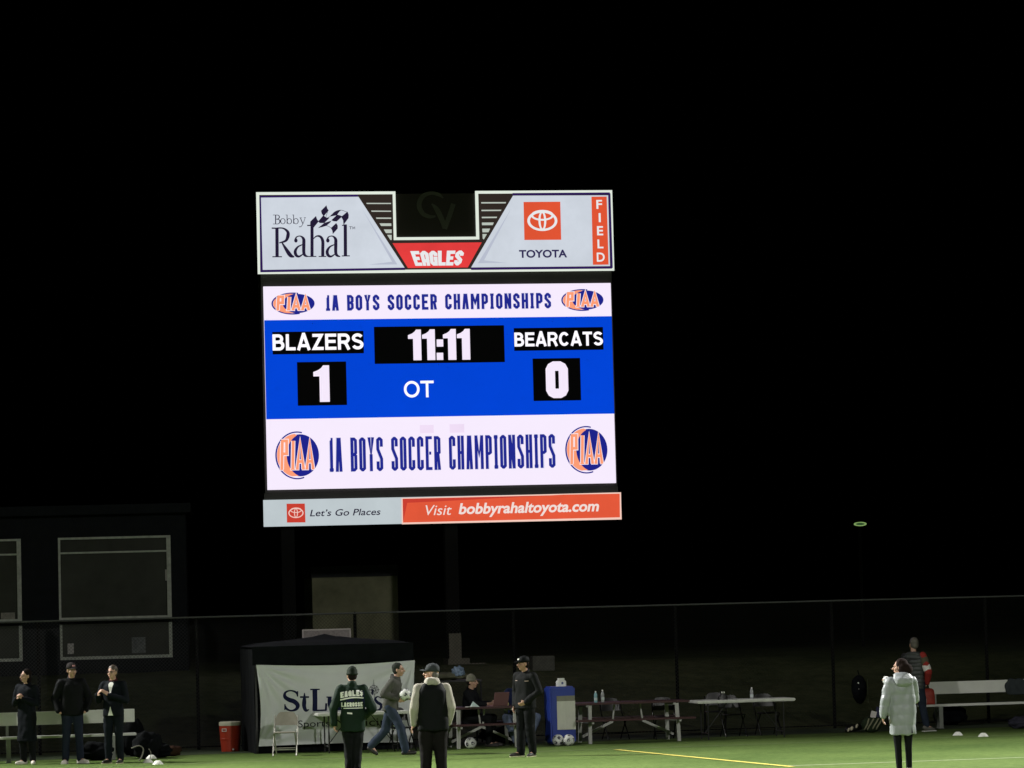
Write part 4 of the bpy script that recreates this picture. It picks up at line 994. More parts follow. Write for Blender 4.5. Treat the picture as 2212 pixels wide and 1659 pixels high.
# red holdall on the right bench and coat over its back
p0 = G(1991, 1575.5)
rb = empty('red_holdall', Vector(p0)+AX*.15+AN*.12+Vector((0, 0, .486)), PHI, 'red orange bag standing on the left end of the right bench', 'bag')
MB().loft([(0, 0, 0, .17, .11), (0, 0, .05, .175, .115), (0, 0, .22, .17, .11), (.01, 0, .29, .15, .09), (.02, 0, .32, .10, .06)], 20, 3.5).build('body', mat('red_vinyl', (.42, .055, .035), .55, var=.25, scale=10), rb, True)
MB().box2((-.10, -.125, .02), (-.02, -.116, .12)).build('patch', mat('patch_pink', (.45, .22, .18), .6), rb)
s_c = on_plane(2190, 1500, p0, PHI)[0]
co = empty('draped_coat', Vector(p0)+AX*(s_c)+AN*.30+Vector((0, 0, .5)), PHI, 'dark coat draped over the back of the right bench at the picture edge', 'coat')
mb = MB().loft([(.28, -.03, .12, .30, .05), (.22, -.03, .20, .30, .055), (.16, .01, .34, .24, .07), (.14, .02, .435, .15, .06)], 20, 2.6)
link('cloth', remesh(mb, .02, .03), mat('charcoal_cloth', (.035, .042, .045), .85), co, True)
g = G(2212, 1574); lump('kit_bag', g, (.32, .2, .12), mat('slate_bag', (.035, .035, .05), .7), 'low dark slate bag on the ground under the right bench at the picture edge', 'bag', 17, .3)
g = G(2052, 1566); lump('kit_bag', g, (.35, .2, .20), bagm, 'black bag on the ground under the middle of the right bench', 'bag', 19, .3, 'black kit bags')
g = G(1090, 1606); lump('kit_bag', g, (.5, .3, .16), bagm, 'flat black bag on the ground under the maroon table beside the seated man', 'bag', 21, .3, 'black kit bags')
#PEOPLE

# ------------------------------------------------------------------ people
# figure space: height 1.75, facing -y, 'a' = -x side (image left when it faces the camera), 'b' = +x side
def V3(*a): return Vector(a)
def stand(**k):
    P = dict(hipa=(-.09, 0, .93), hipb=(.09, 0, .93), kna=(-.105, -.015, .50), knb=(.105, -.015, .50), ana=(-.115, .02, .085), anb=(.115, .02, .085),
             toea=(-.14, -.16, .03), toeb=(.14, -.16, .03), pel=(0, 0, .97), che=(0, .0, 1.27), nek=(0, .015, 1.46), hed=(0, -.02, 1.625),
             sha=(-.18, .01, 1.405), shb=(.18, .01, 1.405), ela=(-.245, .03, 1.13), elb=(.245, .03, 1.13), wra=(-.25, -.03, .885), wrb=(.25, -.03, .885),
             hna=(-.245, -.06, .80), hnb=(.245, -.06, .80), hy=0, hp=0)
    P.update(k); return {a: (Vector(b) if isinstance(b, tuple) else b) for a, b in P.items()}
def sit(**k):
    b = dict(pel=(0, .0, .53), che=(0, -.02, .86), nek=(0, -.03, 1.05), hed=(0, -.07, 1.215), sha=(-.18, -.02, 1.0), shb=(.18, -.02, 1.0),
             hipa=(-.10, 0, .52), hipb=(.10, 0, .52), kna=(-.20, -.42, .54), knb=(.20, -.42, .54), ana=(-.13, -.40, .085), anb=(.13, -.40, .085),
             toea=(-.15, -.58, .03), toeb=(.15, -.58, .03), ela=(-.26, -.08, .74), elb=(.26, -.08, .74), wra=(-.2, -.30, .64), wrb=(.2, -.3, .64),
             hna=(-.18, -.38, .62), hnb=(.18, -.38, .62))
    b.update(k); return stand(**b)

def hand_prims(mb, w, h, side, curl=.35, palm_n=None):
    w, h = Vector(w), Vector(h); d = (h-w).normalized()
    n = palm_n or Vector((-side, .2, 0)); n = (n-d*n.dot(d)).normalized(); lat = d.cross(n)
    L = .085
    for i, (o, ln) in enumerate(((-.028, .066), (-.010, .074), (.009, .070), (.027, .056))):
        b = w+d*.088+lat*o; k = b+d*ln*.5+n*.006; t = k+(d*cos(curl*2.2)+n*sin(curl*2.2))*ln*.55
        mb.cap(w+d*.03+lat*o*.7, b, .012, .0105, 8); mb.cap(b, k, .0105, .0098, 8); mb.cap(k, t, .0098, .0085, 8)
    R = Matrix((lat, n, d)).transposed(); mb.ell(w+d*.05, (.038, .016, .045), R, 10, 7)
    tb = w+d*.03+lat*-.03; tm = tb+(lat*-.5+d*.7+n*.3).normalized()*.035; te = tm+(d*.9+n*.4).normalized()*.03
    mb.cap(tb, tm, .013, .011, 8); mb.cap(tm, te, .011, .009, 8)

def person(px, py, H, heading, label, P, parts, Y=None, loc=None, female=False, hands=(1, 1), curl=.35, skin=None, vox=.0085):
    k = H/1.75
    L = Vector(loc) if loc is not None else G(px, py)
    root = empty('person', (L.x, L.y, L.z if loc is not None else 0), heading, label, 'person'); root.scale = (k, k, k)
    mb = MB(); fw = .92 if female else 1
    # torso
    pel, che, nek, hed = P['pel'], P['che'], P['nek'], P['hed']
    mb.ell(pel, (.155, .105, .12)); mb.cap(pel+V3(0, 0, .02), che, .105, .115); mb.ell(che+V3(0, 0, .0), (.155*fw, .105, .17)); mb.cap(P['sha'], P['shb'], .055, .055); mb.cap(che+V3(0, 0, .1), nek, .09, .06)
    neckend = hed+V3(0, .02, -.06); mb.cap(nek-V3(0, 0, .03), neckend, .056, .052)
    # head
    Rh = Matrix.Rotation(P['hy'], 3, 'Z') @ Matrix.Rotation(P['hp'], 3, 'X')
    hp = lambda x, y, z: hed+Rh @ V3(x, y, z)
    mb.ell(hp(0, .015, .03), (.074, .092, .092), Rh); mb.ell(hp(0, -.018, -.03), (.062, .070, .085), Rh); mb.ell(hp(0, -.045, -.085), (.036, .034, .030), Rh)
    mb.cap(hp(0, -.085, .015), hp(0, -.112, -.025), .010, .016, 8); mb.ell(hp(0, -.085, -.058), (.026, .012, .011), Rh)
    mb.ell(hp(0, -.076, .028), (.052, .018, .010), Rh)
    for sx in (-1, 1): mb.ell(hp(sx*.074, .012, -.008), (.010, .022, .034), Rh @ Matrix.Rotation(sx*.25, 3, 'Z')); mb.ell(hp(sx*.042, -.052, -.028), (.026, .024, .026), Rh)
    for s_, sg in (('a', -1), ('b', 1)):
        sh, el, wr, hn = P['sh'+s_], P['el'+s_], P['wr'+s_], P['hn'+s_]
        mb.cap(sh, el, .050, .038); mb.cap(el, wr, .040, .026)
        if hands[0 if s_ == 'a' else 1]: hand_prims(mb, wr, hn, sg, curl)
        else: mb.cap(wr, wr+(hn-wr)*.7, .026, .024)
        hi, kn, an, to = P['hip'+s_], P['kn'+s_], P['an'+s_], P['toe'+s_]
        mb.cap(hi, kn, .085, .056); mb.cap(kn, an, .055, .036); mb.cap(an-V3(0, 0, .02), to+V3(0, 0, .0), .035, .028); mb.cap(an-V3(0, 0, .02), an+(an-to)*V3(.3, .3, 0).x-V3(0, 0, .045), .034, .03) if False else None
    body = link('body', remesh(mb, vox, sm=1), skin or SKIN, root, True)
    # face details
    for sx in (-1, 1):
        e = MB().ell(hp(sx*.031, -.083, .006), (.014, .008, .0075), Rh, 10, 6).build('eye', EYEM, root, True)
        MB().ell(hp(sx*.033, -.090, .028), (.020, .006, .005), Rh, 10, 6).build('eyebrow', BROW, root, True)
    MB().ell(hp(0, -.095, -.057), (.024, .006, .006), Rh, 12, 6).build('mouth', LIP, root, True)
    ctx = dict(root=root, P=P, hp=hp, Rh=Rh, body=body)
    for fn in parts: fn(ctx)
    return root
SKIN = mat('skin_light', (.50, .30, .22), .5, var=.08, scale=8); EYEM = mat('eye_dark', (.10, .08, .07), .3); BROW = mat('eyebrow_brown', (.06, .04, .03), .9); LIP = mat('lips', (.32, .12, .10), .5)
SKIN2 = mat('skin_tan', (.40, .23, .16), .5, var=.08, scale=8)

def sleeve(mb, P, s_, r0, r1, r2, end=1.0):
    sh, el, wr = P['sh'+s_], P['el'+s_], P['wr'+s_]; w = el.lerp(wr, end)
    mb.cap(sh, el, r0, r1); mb.cap(el, w, r1*.98, r2)
def jacket(m, hem=.86, w=.19, d=.135, hemw=None, sl=(.078, .062, .046), fold=.012, puff=None, collar=None, sleeves='ab', vox=.016, name='jacket', cw=.188, cd=.135, end=1.0, split=0):
    def f(c):
        P = c['P']; mb = MB(); pel, che, nek = P['pel'], P['che'], P['nek']
        zs = []; top = nek.z-.01
        def cen(z):
            t = (z-pel.z)/(nek.z-pel.z); t = max(-.6, min(1, t)); 
            return pel.lerp(nek, t) if t >= 0 else Vector((pel.x, pel.y, z))
        hw = hemw or w
        def sec(z, rx, ry): q = cen(z); return (q.x, q.y+.0, z, rx, ry)
        up = nek.z-pel.z
        S_ = [sec(hem, hw, d*1.02*hw/w)]
        if hem < pel.z-.12: S_.append(sec((hem+pel.z)/2, (hw+w)/2, d*1.0))
        S_ += [sec(pel.z+up*.05, w, d), sec(pel.z+up*.3, w*.94, d*.95), sec(pel.z+up*.6, cw, cd), sec(pel.z+up*.82, cw*.98, cd*.92), sec(pel.z+up*.95, cw*.62, cd*.66), sec(pel.z+up*1.0, .075, .075)]
        mb.loft(S_, 24, 2.5)
        mb.cap(P['sha']-V3(-.02, 0, 0), P['shb']-V3(.02, 0, 0), sl[0]*.92, sl[0]*.92)
        for s_ in sleeves: sleeve(mb, P, s_, sl[0], sl[1], sl[2], end)
        o = link(name, remesh(mb, vox, fold, puff=puff), m, c['root'], True); c['jacket'] = o
        if split:
            pass
    return f
def vneck(m, w=.05, h=.2, y=-.15, z=1.42):
    def f(c):
        n = c['P']['nek']; bv = BVHTree.FromPolygons([v.co for v in c['jacket'].data.vertices], [tuple(p.vertices) for p in c['jacket'].data.polygons])
        a = Art(0); a.poly([(-w, z), (0, z-h), (w, z), (w*.5, z+.03), (-w*.5, z+.03)]); drape(a, 'shirt_front', m, c['root'], bv, .004)
        a = Art(0); a.poly([(-.005, 1.02), (-.05, .86), (.05, .86)]); drape(a, 'shirt_tail', m, c['root'], bv, .004)
    return f
def collar(m, r0=.075, r1=.068, h=.075, name='collar', dz=0.0, tilt=.03):
    def f(c):
        n = c['P']['nek']; mb = MB(); N = 22; vs = []; fs = []
        for j, (r, z) in enumerate(((r0, -.03), (r0*1.02, h*.4), (r1, h), (r1-.012, h), (r0-.012, -.02))):
            for i in range(N):
                a = 2*pi*i/N; vs.append((n.x+r*1.02*cos(a), n.y+.005+r*.95*sin(a), n.z+dz+z+tilt*sin(a)*(z/h if z > 0 else 0)))
        for j in range(4):
            for i in range(N): fs.append((j*N+i, j*N+(i+1) % N, (j+1)*N+(i+1) % N, (j+1)*N+i))
        mb.add(vs, fs).build(name, m, c['root'], True)
    return f
def trousers(m, r=(.105, .078, .062), fold=.012, top=None, vox=.016, pr=(.175, .125), name='trousers', short=0):
    def f(c):
        P = c['P']; mb = MB(); pel = P['pel']
        mb.ell(pel, (pr[0], pr[1], .13)); mb.ell((P['hipa']+P['hipb'])/2-V3(0, 0, .02), (pr[0], pr[1]*.95, .11))
        for s_ in 'ab':
            hi, kn, an = P['hip'+s_], P['kn'+s_], P['an'+s_]
            mb.cap(hi, kn, r[0], r[1]); e = an.lerp(kn, .0+short); mb.cap(kn, e, r[1]*.97, r[2])
        link(name, remesh(mb, vox, fold, (7, 7, 5)), m, c['root'], True)
    return f
def shoes(m, sole=None, sz=1.0):
    def f(c):
        P = c['P']
        for s_ in 'ab':
            an, to = P['an'+s_], P['toe'+s_]; d = to-an; d.z = 0; dn = d.normalized(); lift = to.z-.03
            mb = MB(); heel = an-dn*.045; heel.z = an.z-.045; t = Vector(to)+dn*.0; ball_ = heel.lerp(t, .62)
            mb.cap(heel, ball_, .040*sz, .044*sz); mb.cap(ball_, t, .044*sz, .034*sz); mb.cap(an+V3(0, 0, .0), heel+dn*.05, .046*sz, .042*sz)
            me = remesh(mb, .010, .0)
            base = min(heel.z, t.z)-.030
            for v in me.vertices:
                if v.co.z < base: v.co.z = base
            sh = link('shoe', me, m, c['root'], True)
            if sole:
                q = MB(); R = Matrix((dn, Vector((-dn.y, dn.x, 0)), V3(0, 0, 1))).transposed(); mid = (heel+t)/2; mid.z = base+.006
                q.loft([(0, 0, 0, .155, .048), (0, 0, .022, .155, .048)], 20, 3); q.v = [tuple(mid+R @ Vector((v[0], v[1], v[2]-.012))) for v in q.v]; q.build('sole', sole, c['root'])
    return f
def hair(m, kind='short'):
    def f(c):
        hp, Rh = c['hp'], c['Rh']; mb = MB()
        mb.ell(hp(0, .028, .045), (.083, .097, .093), Rh)
        if kind == 'bob': mb.ell(hp(0, .055, -.01), (.100, .100, .115), Rh); mb.ell(hp(0, .12, -.03), (.085, .075, .085), Rh)
        elif kind == 'long': mb.ell(hp(0, .045, -.04), (.084, .066, .13), Rh)
        else: mb.ell(hp(0, .045, -.01), (.078, .072, .080), Rh)
        if kind == 'under': mb = MB().ell(hp(0, .04, -.01), (.077, .066, .072), Rh)
        me = remesh(mb, .010, .006, (18, 18, 10)); inv = Rh.inverted(); hd = c['P']['hed']
        bm = bmesh.new(); bm.from_mesh(me)
        for v in bm.verts:
            q = inv @ (v.co-hd)
            if q.y < -.055 and q.z < .048: v.co = hd+Rh @ Vector((q.x*.9, max(q.y, -.055)+.02, q.z))
        bm.to_mesh(me); bm.free()
        link('hair', me, m, c['root'], True)
    return f
def cap_hat(m, brim=None, logo=None):
    def f(c):
        hp, Rh = c['hp'], c['Rh']; mb = MB(); vs = []
        mb.loft([(0, .012, .025, .084, .100), (0, .012, .06, .086, .102), (0, .014, .10, .078, .092), (0, .016, .128, .055, .066), (0, .016, .142, .012, .014)], 24)
        mb.v = [tuple(hp(*v)) for v in mb.v]; mb.build('cap', m, c['root'], True)
        b = MB(); N = 14; vs = []; fs = []
        for j, (r, dz) in enumerate(((0, 0), (.5, .006), (1, -.004))):
            for i in range(N+1):
                a = pi+pi*i/N; x = .074*cos(a)*(1-.10*r); y = .012+.09*sin(a)-r*.095*(abs(sin(a))**.7)
                vs.append(hp(x, y, .036+dz-abs(cos(a))**2*.014)); 
        n1 = len(vs); vs += [v+Rh @ V3(0, 0, .006) for v in vs]
        for j in range(2):
            for i in range(N):
                k = j*(N+1)+i; q = (k, k+1, k+N+2, k+N+1); fs.append(q); fs.append(tuple(x+n1 for x in q[::-1]))
        for i in range(N): k = 2*(N+1)+i; fs.append((k, k+1, k+1+n1, k+n1))
        b.add(vs, fs).build('cap_brim', brim or m, c['root'], True)
        if logo:
            for (cx, w_, h_) in ((0, .042, .028),):
                q = MB(); a = [( -w_/2, -.105, .068), (w_/2, -.105, .068), (w_/2, -.095, .068+h_), (-w_/2, -.095, .068+h_)]
                q.add([hp(*v) for v in a]+[hp(v[0], v[1]+.02, v[2]) for v in a], [(0, 1, 2, 3), (7, 6, 5, 4), (0, 4, 5, 1), (1, 5, 6, 2), (2, 6, 7, 3), (3, 7, 4, 0)]).build('cap_badge', logo, c['root'])
    return f
def beanie(m):
    def f(c):
        hp, Rh = c['hp'], c['Rh']; mb = MB()
        mb.loft([(0, .018, .01, .090, .104), (0, .018, .035, .092, .106), (0, .018, .04, .087, .101), (0, .022, .09, .082, .094), (0, .026, .13, .060, .070), (0, .026, .155, .022, .026), (0, .026, .16, .004, .004)], 24)
        mb.v = [tuple(hp(*v)) for v in mb.v]; mb.build('beanie', m, c['root'], True)
    return f
def glasses():
    def f(c):
        hp, Rh = c['hp'], c['Rh']; mb = MB()
        for sx in (-1, 1):
            pts = [hp(sx*.034+.024*cos(a), -.100, .006+.018*sin(a)) for a in np.linspace(0, 2*pi, 15)]; mb.tube(pts, .0028, 5)
            mb.tube([hp(sx*.058, -.10, .01), hp(sx*.078, .0, .012)], .0028, 5)
        mb.tube([hp(-.012, -.10, .008), hp(.012, -.10, .008)], .0028, 5); mb.build('glasses', mat('glasses_frame', (.02, .02, .02), .3), c['root'])
    return f
def extra(fn): return lambda c: fn(c)

dk = lambda n, r, g, b, ro=.8: mat(n, (r, g, b), ro, var=.2, scale=5)
COAT = dk('black_wool', .006, .008, .011); DNM = dk('dark_denim', .016, .021, .036); JEAN = dk('blue_denim', .035, .048, .075); BLK = dk('black_nylon', .005, .006, .0065, .7); CHAR = dk('charcoal_fleece', .010, .011, .011)
SHOE_W = mat('white_trainer', (.78, .74, .66), .5, var=.15, scale=20); SHOE_D = mat('dark_shoe', (.03, .028, .025), .5); SOLE = mat('pale_sole', (.60, .58, .36), .6)
HAIR_D = dk('dark_hair', .010, .007, .006, .9); HAIR_G = dk('grey_hair', .11, .10, .085, .6); HAIR_B = dk('brown_hair', .014, .008, .007, .9)

# 1 person in the long black coat, hands clasped
person(60, 1651.5, 1.74, radians(-28), 'person in a long black coat and white trainers, hands clasped at the chest',
       stand(hy=radians(-22), ela=(-.26, -.02, 1.12), wra=(-.06, -.22, 1.22), hna=(.01, -.25, 1.28), elb=(.25, -.02, 1.11), wrb=(.09, -.22, 1.21), hnb=(.02, -.26, 1.28),
             ana=(-.10, .02, .085), anb=(.12, .0, .085), toea=(-.13, -.16, .03), toeb=(.22, -.13, .03)),
       [trousers(BLK), shoes(SHOE_W), jacket(COAT, hem=.42, hemw=.185, w=.17, fold=.020, sl=(.072, .060, .050), name='coat'), hair(HAIR_D, 'long'), collar(COAT, h=.05)], curl=.6)
# 2 person in dark cap and jacket
person(158, 1649.5, 1.83, radians(10), 'person in a dark cap, black jacket, blue jeans and white trainers by the left bench',
       stand(hy=radians(22), ela=(-.30, .05, 1.13), wra=(-.24, -.10, .93), hna=(-.20, -.13, .87), elb=(.30, .05, 1.13), wrb=(.24, -.10, .93), hnb=(.2, -.13, .87),
             kna=(-.11, -.01, .5), ana=(-.13, .02, .085), anb=(.13, .02, .085), toea=(-.18, -.14, .03), toeb=(.24, -.13, .03)),
       [trousers(DNM), shoes(SHOE_W, mat('white_sole', (.72, .72, .68), .5)), jacket(BLK, hem=.84, w=.205, d=.145, cw=.205, sl=(.085, .072, .056)), collar(BLK, h=.06), hair(HAIR_D, 'under'), cap_hat(dk('cap_black', .03, .026, .026), logo=mat('pink_badge', (.45, .22, .22), .6))], hands=(0, 0))
# 3 person with glasses and white shirt
person(247, 1649.5, 1.78, radians(-16), 'person with glasses in a dark blazer over a white shirt, hands raised',
       stand(hy=radians(-6), ela=(-.27, -.03, 1.13), wra=(-.20, -.24, 1.23), hna=(-.13, -.30, 1.30), elb=(.26, -.02, 1.12), wrb=(.03, -.26, 1.22), hnb=(-.05, -.31, 1.30)),
       [trousers(dk('navy_trousers', .007, .010, .014)), shoes(SHOE_D, SOLE), jacket(dk('navy_blazer', .005, .007, .010), hem=.84, w=.185), vneck(mat('white_shirt', (.72, .72, .66), .7)), collar(dk('maroon_scarf', .05, .010, .012), h=.055), hair(dk('fair_hair', .06, .045, .03, .5)), glasses()], curl=.15)
# 4 back view, dark green jacket with lettering
def back_print(c):
    j = c['jacket'].data; bv = BVHTree.FromPolygons([v.co for v in j.vertices], [tuple(p.vertices) for p in j.polygons])
    wm_ = mat('white_back_print', (.80, .80, .76), .5); nv = mat('navy_back_panel', (.012, .014, .045), .7)
    a = Art(0); a.poly([(-.19, 1.38), (-.19, 1.09), (.19, 1.09), (.19, 1.38)]); drape(a, 'back_panel', nv, c['root'], bv, .004, 1, y_from=3)
    a = Art(0)
    # seen from behind, +x is image left: mirror
    def w1(u, v): return (.190-.365*u, 1.272+.030*sin(pi*u*.8)+.095*v)
    a.block('EAGLES', 0, 0, .365, .095, .026, gap=.14, warp=w1)
    a.stroke([(.195-.375*t, 1.245+.035*sin(pi*t*.8)) for t in np.linspace(0, 1, 9)], .020)
    def w2(u, v): return (.18-.34*u, 1.135+.070*v)
    a.block('LACROSSE', 0, 0, .34, .07, .018, gap=.14, warp=w2)
    a.stroke([(.18-.34*t, 1.112) for t in (0, .5, 1)], .014); a.poly([(.09, 1.05), (.01, 1.04), (.01, 1.015), (.09, 1.025)])
    drape(a, 'back_lettering', wm_, c['root'], bv, .010, 1, y_from=3)
GRN = dk('dark_green_nylon', .009, .021, .013, .7)
person(765, 1681, 1.76, radians(180+4), 'person seen from behind in a dark green jacket with white lettering on its back',
       stand(hy=radians(14), elb=(.30, .02, 1.12), wrb=(.30, -.02, .88), hnb=(.29, -.04, .80), ela=(-.31, .05, 1.10), wra=(-.22, -.16, .98), hna=(-.17, -.2, .95),
             kna=(-.06, -.01, .5), ana=(-.045, .05, .085), toea=(-.06, -.13, .03), knb=(.07, -.05, .5), anb=(.075, -.02, .085), toeb=(.09, -.2, .03)),
       [trousers(BLK, r=(.11, .085, .07)), shoes(SHOE_D), jacket(GRN, hem=.74, w=.20, d=.145, cw=.20, sl=(.085, .075, .058), fold=.016), extra(back_print), collar(GRN, h=.06), hair(HAIR_D, 'under'), beanie(dk('dark_green_hat', .012, .018, .012))])
# 5 striding person with ball
P5 = stand(pel=(0, -.03, .90), che=(0, -.09, 1.19), nek=(0, -.14, 1.37), hed=(0, -.20, 1.53), sha=(-.18, -.12, 1.32), shb=(.18, -.12, 1.32), hipa=(-.09, -.03, .86), hipb=(.09, -.03, .86),
           kna=(-.10, -.24, .50), ana=(-.10, -.32, .09), toea=(-.10, -.49, .05), knb=(.10, .10, .45), anb=(.10, .36, .18), toeb=(.10, .27, .035),
           ela=(-.25, .02, 1.10), wra=(-.23, -.22, 1.02), hna=(-.20, -.30, 1.0), elb=(.25, -.02, 1.09), wrb=(.20, -.27, 1.02), hnb=(.16, -.34, 1.02))
pb = person(842, 1632, 1.78, radians(78), 'person in a grey hooded jacket and jeans striding right past the banner with a ball', P5,
       [trousers(JEAN, r=(.105, .085, .072)), shoes(SHOE_D), jacket(dk('grey_hoodie', .085, .085, .075), hem=.80, w=.185, fold=.018, sl=(.08, .07, .05)), collar(dk('grey_hood', .075, .075, .068), r0=.10, r1=.085, h=.06), hair(dk('hood_green', .03, .035, .03))], curl=.5)
R5 = Matrix.Rotation(radians(78), 3, 'Z'); bp5 = pb.location+R5 @ (V3(-.20, -.36, 1.09)*(1.78/1.75)); ball(bp5, 'white match ball carried under the arm of the striding person', (2, 1, 0))
# 6 vest man from behind
CRM = mat('cream_fleece', (.36, .34, .29), .95, var=.12, scale=10, bump=.4, bscale=40)
def vest(c):
    P = c['P']; mb = MB(); mb.loft([(0, 0, .80, .225, .165), (0, 0, 1.0, .215, .165), (0, 0, 1.2, .215, .165), (0, .0, 1.36, .205, .16), (0, .01, 1.445, .155, .10), (0, .01, 1.465, .09, .08)], 28, 2.8)
    link('vest', remesh(mb, .016, .012), BLK, c['root'], True)
def hoodcollar(c):
    P = c['P']; mb = MB(); n = P['nek']
    mb.loft([(0, .02, n.z-.02, .125, .11), (0, .03, n.z+.03, .115, .11), (0, .035, n.z+.07, .10, .10), (0, .03, n.z+.085, .08, .08)], 24); link('collar', remesh(mb, .012, .012, (10, 10, 8)), CRM, c['root'], True)
person(938, 1700, 1.86, radians(180+8), 'person seen from behind in a black vest with cream sleeves and a dark baseball cap',
       stand(hy=radians(66), hp=radians(-4), hed=(0, -.01, 1.605), sha=(-.20, .01, 1.40), shb=(.20, .01, 1.40), ela=(-.265, .05, 1.12), wra=(-.22, -.04, .90), hna=(-.17, -.06, .84), elb=(.26, .04, 1.12), wrb=(.26, -.06, .9), hnb=(.29, -.1, .82)),
       [trousers(dk('black_trousers', .008, .007, .007), r=(.125, .095, .075), pr=(.20, .14)), shoes(SHOE_D), jacket(CRM, hem=.95, w=.20, sl=(.072, .068, .052), name='fleece', fold=.012), extra(vest), extra(hoodcollar), hair(HAIR_G, 'under'), cap_hat(dk('cap_grey', .035, .04, .042))])
# 7 beanie at the picnic table, facing right
loc7 = on_table(1034, PT2, PHI, 0, .95)
person(0, 0, 1.78, PHI+radians(62), 'person in a grey beanie and black jacket sitting at the maroon table with a laptop', sit(hy=radians(-8), kna=(-.11, -.42, .54), knb=(.11, -.42, .54), ela=(-.26, -.16, .82), wra=(-.20, -.38, .80), hna=(-.17, -.46, .80), elb=(.26, -.14, .80), wrb=(.2, -.36, .80), hnb=(.18, -.45, .8)),
       [trousers(BLK), shoes(SHOE_D), jacket(dk('black_parka', .010, .011, .013), hem=.42, w=.19, fold=.014), collar(BLK, h=.05), hair(HAIR_D, 'under'), beanie(mat('grey_knit', (.17, .165, .13), .95, var=.25, scale=25, bump=.5, bscale=90))], loc=Vector((loc7.x, loc7.y, 0)))
# 8 seated person in navy jacket and jeans behind the standing man
g8 = G(1136, 1612)
ch8 = copy_tree(c0); ch8.location = Vector((g8.x, g8.y, 0))+AN*.55; ch8.rotation_euler.z = PHI; ch8['label'] = 'black folding chair under the seated person in pale jeans'
person(0, 0, 1.78, PHI-.05, 'person in a navy jacket and pale jeans sitting with knees apart behind the standing man', sit(kna=(-.29, -.42, .53), knb=(.29, -.42, .53), ana=(-.12, -.45, .085), anb=(.12, -.45, .085),
       toea=(-.15, -.6, .03), toeb=(.15, -.6, .03), ela=(-.31, -.10, .78), wra=(-.40, -.34, .88), hna=(-.46, -.40, .93), elb=(.28, -.05, .74), wrb=(.20, -.28, .62), hnb=(.1, -.36, .60), hed=(.02, -.06, 1.21)),
       [trousers(mat('pale_denim', (.13, .16, .24), .8, var=.3, scale=9), r=(.10, .083, .058)), shoes(SHOE_D), jacket(dk('navy_jacket', .012, .018, .055), hem=.44, w=.19, fold=.016), collar(BLK, h=.05), hair(HAIR_D),
        extra(lambda c: MB().bar((-.235, -.30, .70), (-.26, -.33, .84), .05, .02).build('yellow_cuff', mat('yellow_band', (.70, .62, .25), .6), c['root']))], loc=Vector((g8.x, g8.y, 0))+AN*.65)
# 9 standing man in black
def marks(c):
    j = c['jacket'].data; bv = BVHTree.FromPolygons([v.co for v in j.vertices], [tuple(p.vertices) for p in j.polygons])
    a = Art(0); a.stroke([(-.13, 1.335), (-.07, 1.335)], .010); a.stroke([(.09, 1.325), (.15, 1.325)], .012); drape(a, 'chest_mark', mat('mark_pink', (.45, .34, .30), .6), c['root'], bv, .004)
person(1138, 1634.5, 1.77, radians(-40), 'person standing in black jacket, black trousers and black cap with a white badge',
       stand(hy=radians(-28), ela=(-.26, .06, 1.14), wra=(-.20, -.06, .90), hna=(-.19, -.10, .83), elb=(.28, .04, 1.14), wrb=(.17, -.17, .96), hnb=(.10, -.21, .93), hed=(0, -.03, 1.625),
             ana=(-.12, -.02, .085), toea=(-.17, -.22, .03), anb=(.12, .03, .085), toeb=(.17, -.15, .03)),
       [trousers(BLK, r=(.115, .09, .072)), shoes(SHOE_D, mat('lime_sole', (.66, .68, .40), .5)), jacket(CHAR, hem=.84, w=.20, sl=(.082, .070, .054), fold=.014), extra(marks), collar(BLK, h=.06), hair(HAIR_D, 'under'), cap_hat(BLK, logo=mat('white_badge', (.8, .8, .76), .5))], skin=SKIN2)
# 10 woman in the pale grey padded coat
GRY = mat('grey_padded_nylon', (.27, .29, .30), .45, var=.06, scale=4)
def hood(c):
    mb = MB(); n = c['P']['nek']; mb.loft([(0, .10, n.z-.16, .07, .05), (0, .13, n.z-.10, .13, .075), (0, .10, n.z-.02, .155, .10), (0, .05, n.z+.04, .125, .10), (0, .03, n.z+.065, .09, .085)], 24)
    link('hood', remesh(mb, .012, .012, (9, 9, 9)), GRY, c['root'], True)
def glove(c):
    P = c['P']; o = MB().ell(P['hna']+V3(.01, .0, .01), (.055, .05, .06)).build('white_mitten', mat('mitten_white', (.70, .70, .68), .8), c['root'], True)
def slit(c):
    j = c['jacket'].data; bv = BVHTree.FromPolygons([v.co for v in j.vertices], [tuple(p.vertices) for p in j.polygons])
    a = Art(0); a.poly([(-.115, .60), (-.075, .60), (-.092, .72)]); drape(a, 'vent', BLK, c['root'], bv, .004, 1, y_from=3)
person(1953, 1676, 1.77, radians(180+14), 'person with dark hair in a long pale grey padded coat and black leggings',
       stand(hy=radians(52), sha=(-.165, .01, 1.38), shb=(.165, .01, 1.38), hed=(0, -.03, 1.60), elb=(.25, .0, 1.13), wrb=(.28, -.04, .90), hnb=(.27, -.08, .82), ela=(-.25, -.10, 1.12), wra=(.05, -.27, 1.34), hna=(.12, -.28, 1.40),
             kna=(-.085, 0, .5), knb=(.085, 0, .5), ana=(-.075, .02, .085), anb=(.075, .02, .085), toea=(-.09, -.15, .03), toeb=(.1, -.15, .03)),
       [trousers(BLK, r=(.088, .060, .045), fold=.003, name='leggings', short=.05, pr=(.16, .12)), shoes(mat('cream_boot', (.50, .48, .38), .6), sz=1.15),
        jacket(GRY, hem=.60, hemw=.205, w=.20, d=.15, cw=.185, cd=.14, sl=(.086, .076, .060), puff=(.008, .15), fold=.020, vox=.013, name='coat'), extra(hood), extra(glove), extra(slit), hair(HAIR_B, 'bob')], female=True)
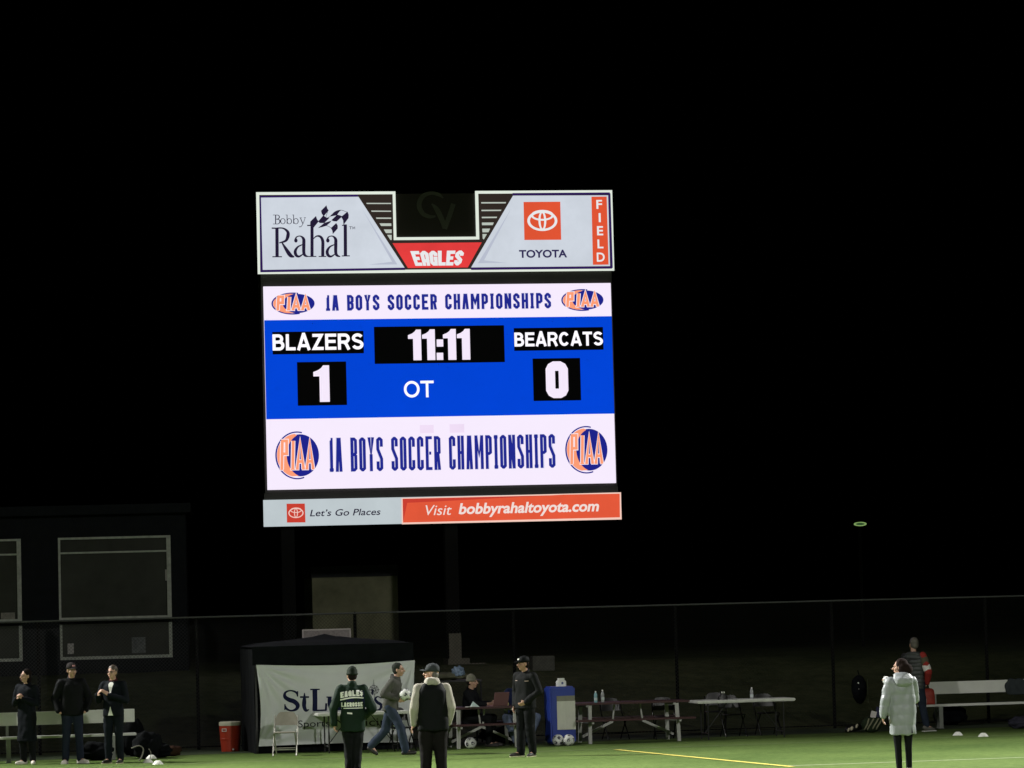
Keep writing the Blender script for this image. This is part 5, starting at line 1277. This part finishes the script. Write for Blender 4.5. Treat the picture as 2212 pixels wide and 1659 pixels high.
# cup / white thing held by the mouth: second hand raised
wh = G(1946, 1676)
# 11 man with striped padded vest, striding behind her
PUF = mat('ribbed_black_padding', (.050, .055, .055), .5, var=.35, scale=7)
def pvest(c):
    mb = MB(); P = c['P']; p = P['pel']; n = P['nek']
    mb.loft([(p.x, p.y, .80, .19, .135), (p.x, p.y, 1.0, .19, .14), (0, P['che'].y, 1.24, .205, .145), (0, P['che'].y, 1.38, .215, .125), (0, n.y+.01, 1.45, .15, .10), (0, n.y+.01, 1.49, .08, .08)], 26, 2.6)
    link('padded_vest', remesh(mb, .012, .006, puff=(.016, .075)), PUF, c['root'], True)
def armband(c):
    P = c['P']; d = (P['ela']-P['sha']); q = P['sha']+d*.72; MB().cap(q-d.normalized()*.03, q+d.normalized()*.03, .079, .078, 16).build('armband', mat('white_band', (.72, .68, .66), .6), c['root'], True); q = P['sha']+d*.33; MB().cap(q-d.normalized()*.035, q+d.normalized()*.035, .0835, .082, 16).build('sleeve_patch', mat('olive_patch', (.10, .09, .06), .8), c['root'], True)
def redarm(c):
    mb = MB(); sleeve(mb, c['P'], 'a', .080, .072, .054, .95); link('sleeve', remesh(mb, .014, .012), REDS, c['root'], True)
REDS = dk('red_sleeve', .30, .035, .03)
person(1979, 1580, 1.84, radians(180-25), 'person with short grey hair in a ribbed padded vest with red sleeves',
       stand(hy=radians(40), ela=(-.29, .05, 1.10), wra=(-.22, -.08, .90), hna=(-.18, -.12, .86), elb=(.27, .02, 1.12), wrb=(.26, -.06, .9), hnb=(.25, -.1, .82),
             kna=(-.13, -.02, .5), ana=(-.24, .10, .12), toea=(-.34, -.02, .03), knb=(.09, -.1, .5), anb=(.12, -.12, .085), toeb=(.13, -.3, .03)),
       [trousers(dk('dark_navy_jeans', .018, .026, .040)), shoes(mat('grey_trainer', (.12, .12, .10), .6), mat('white_sole', 0)), jacket(dk('charcoal_shirt', .03, .03, .03), hem=.88, w=.17, sl=(.070, .060, .048), name='shirt'), extra(pvest), extra(redarm), extra(armband), hair(HAIR_G, 'short')])
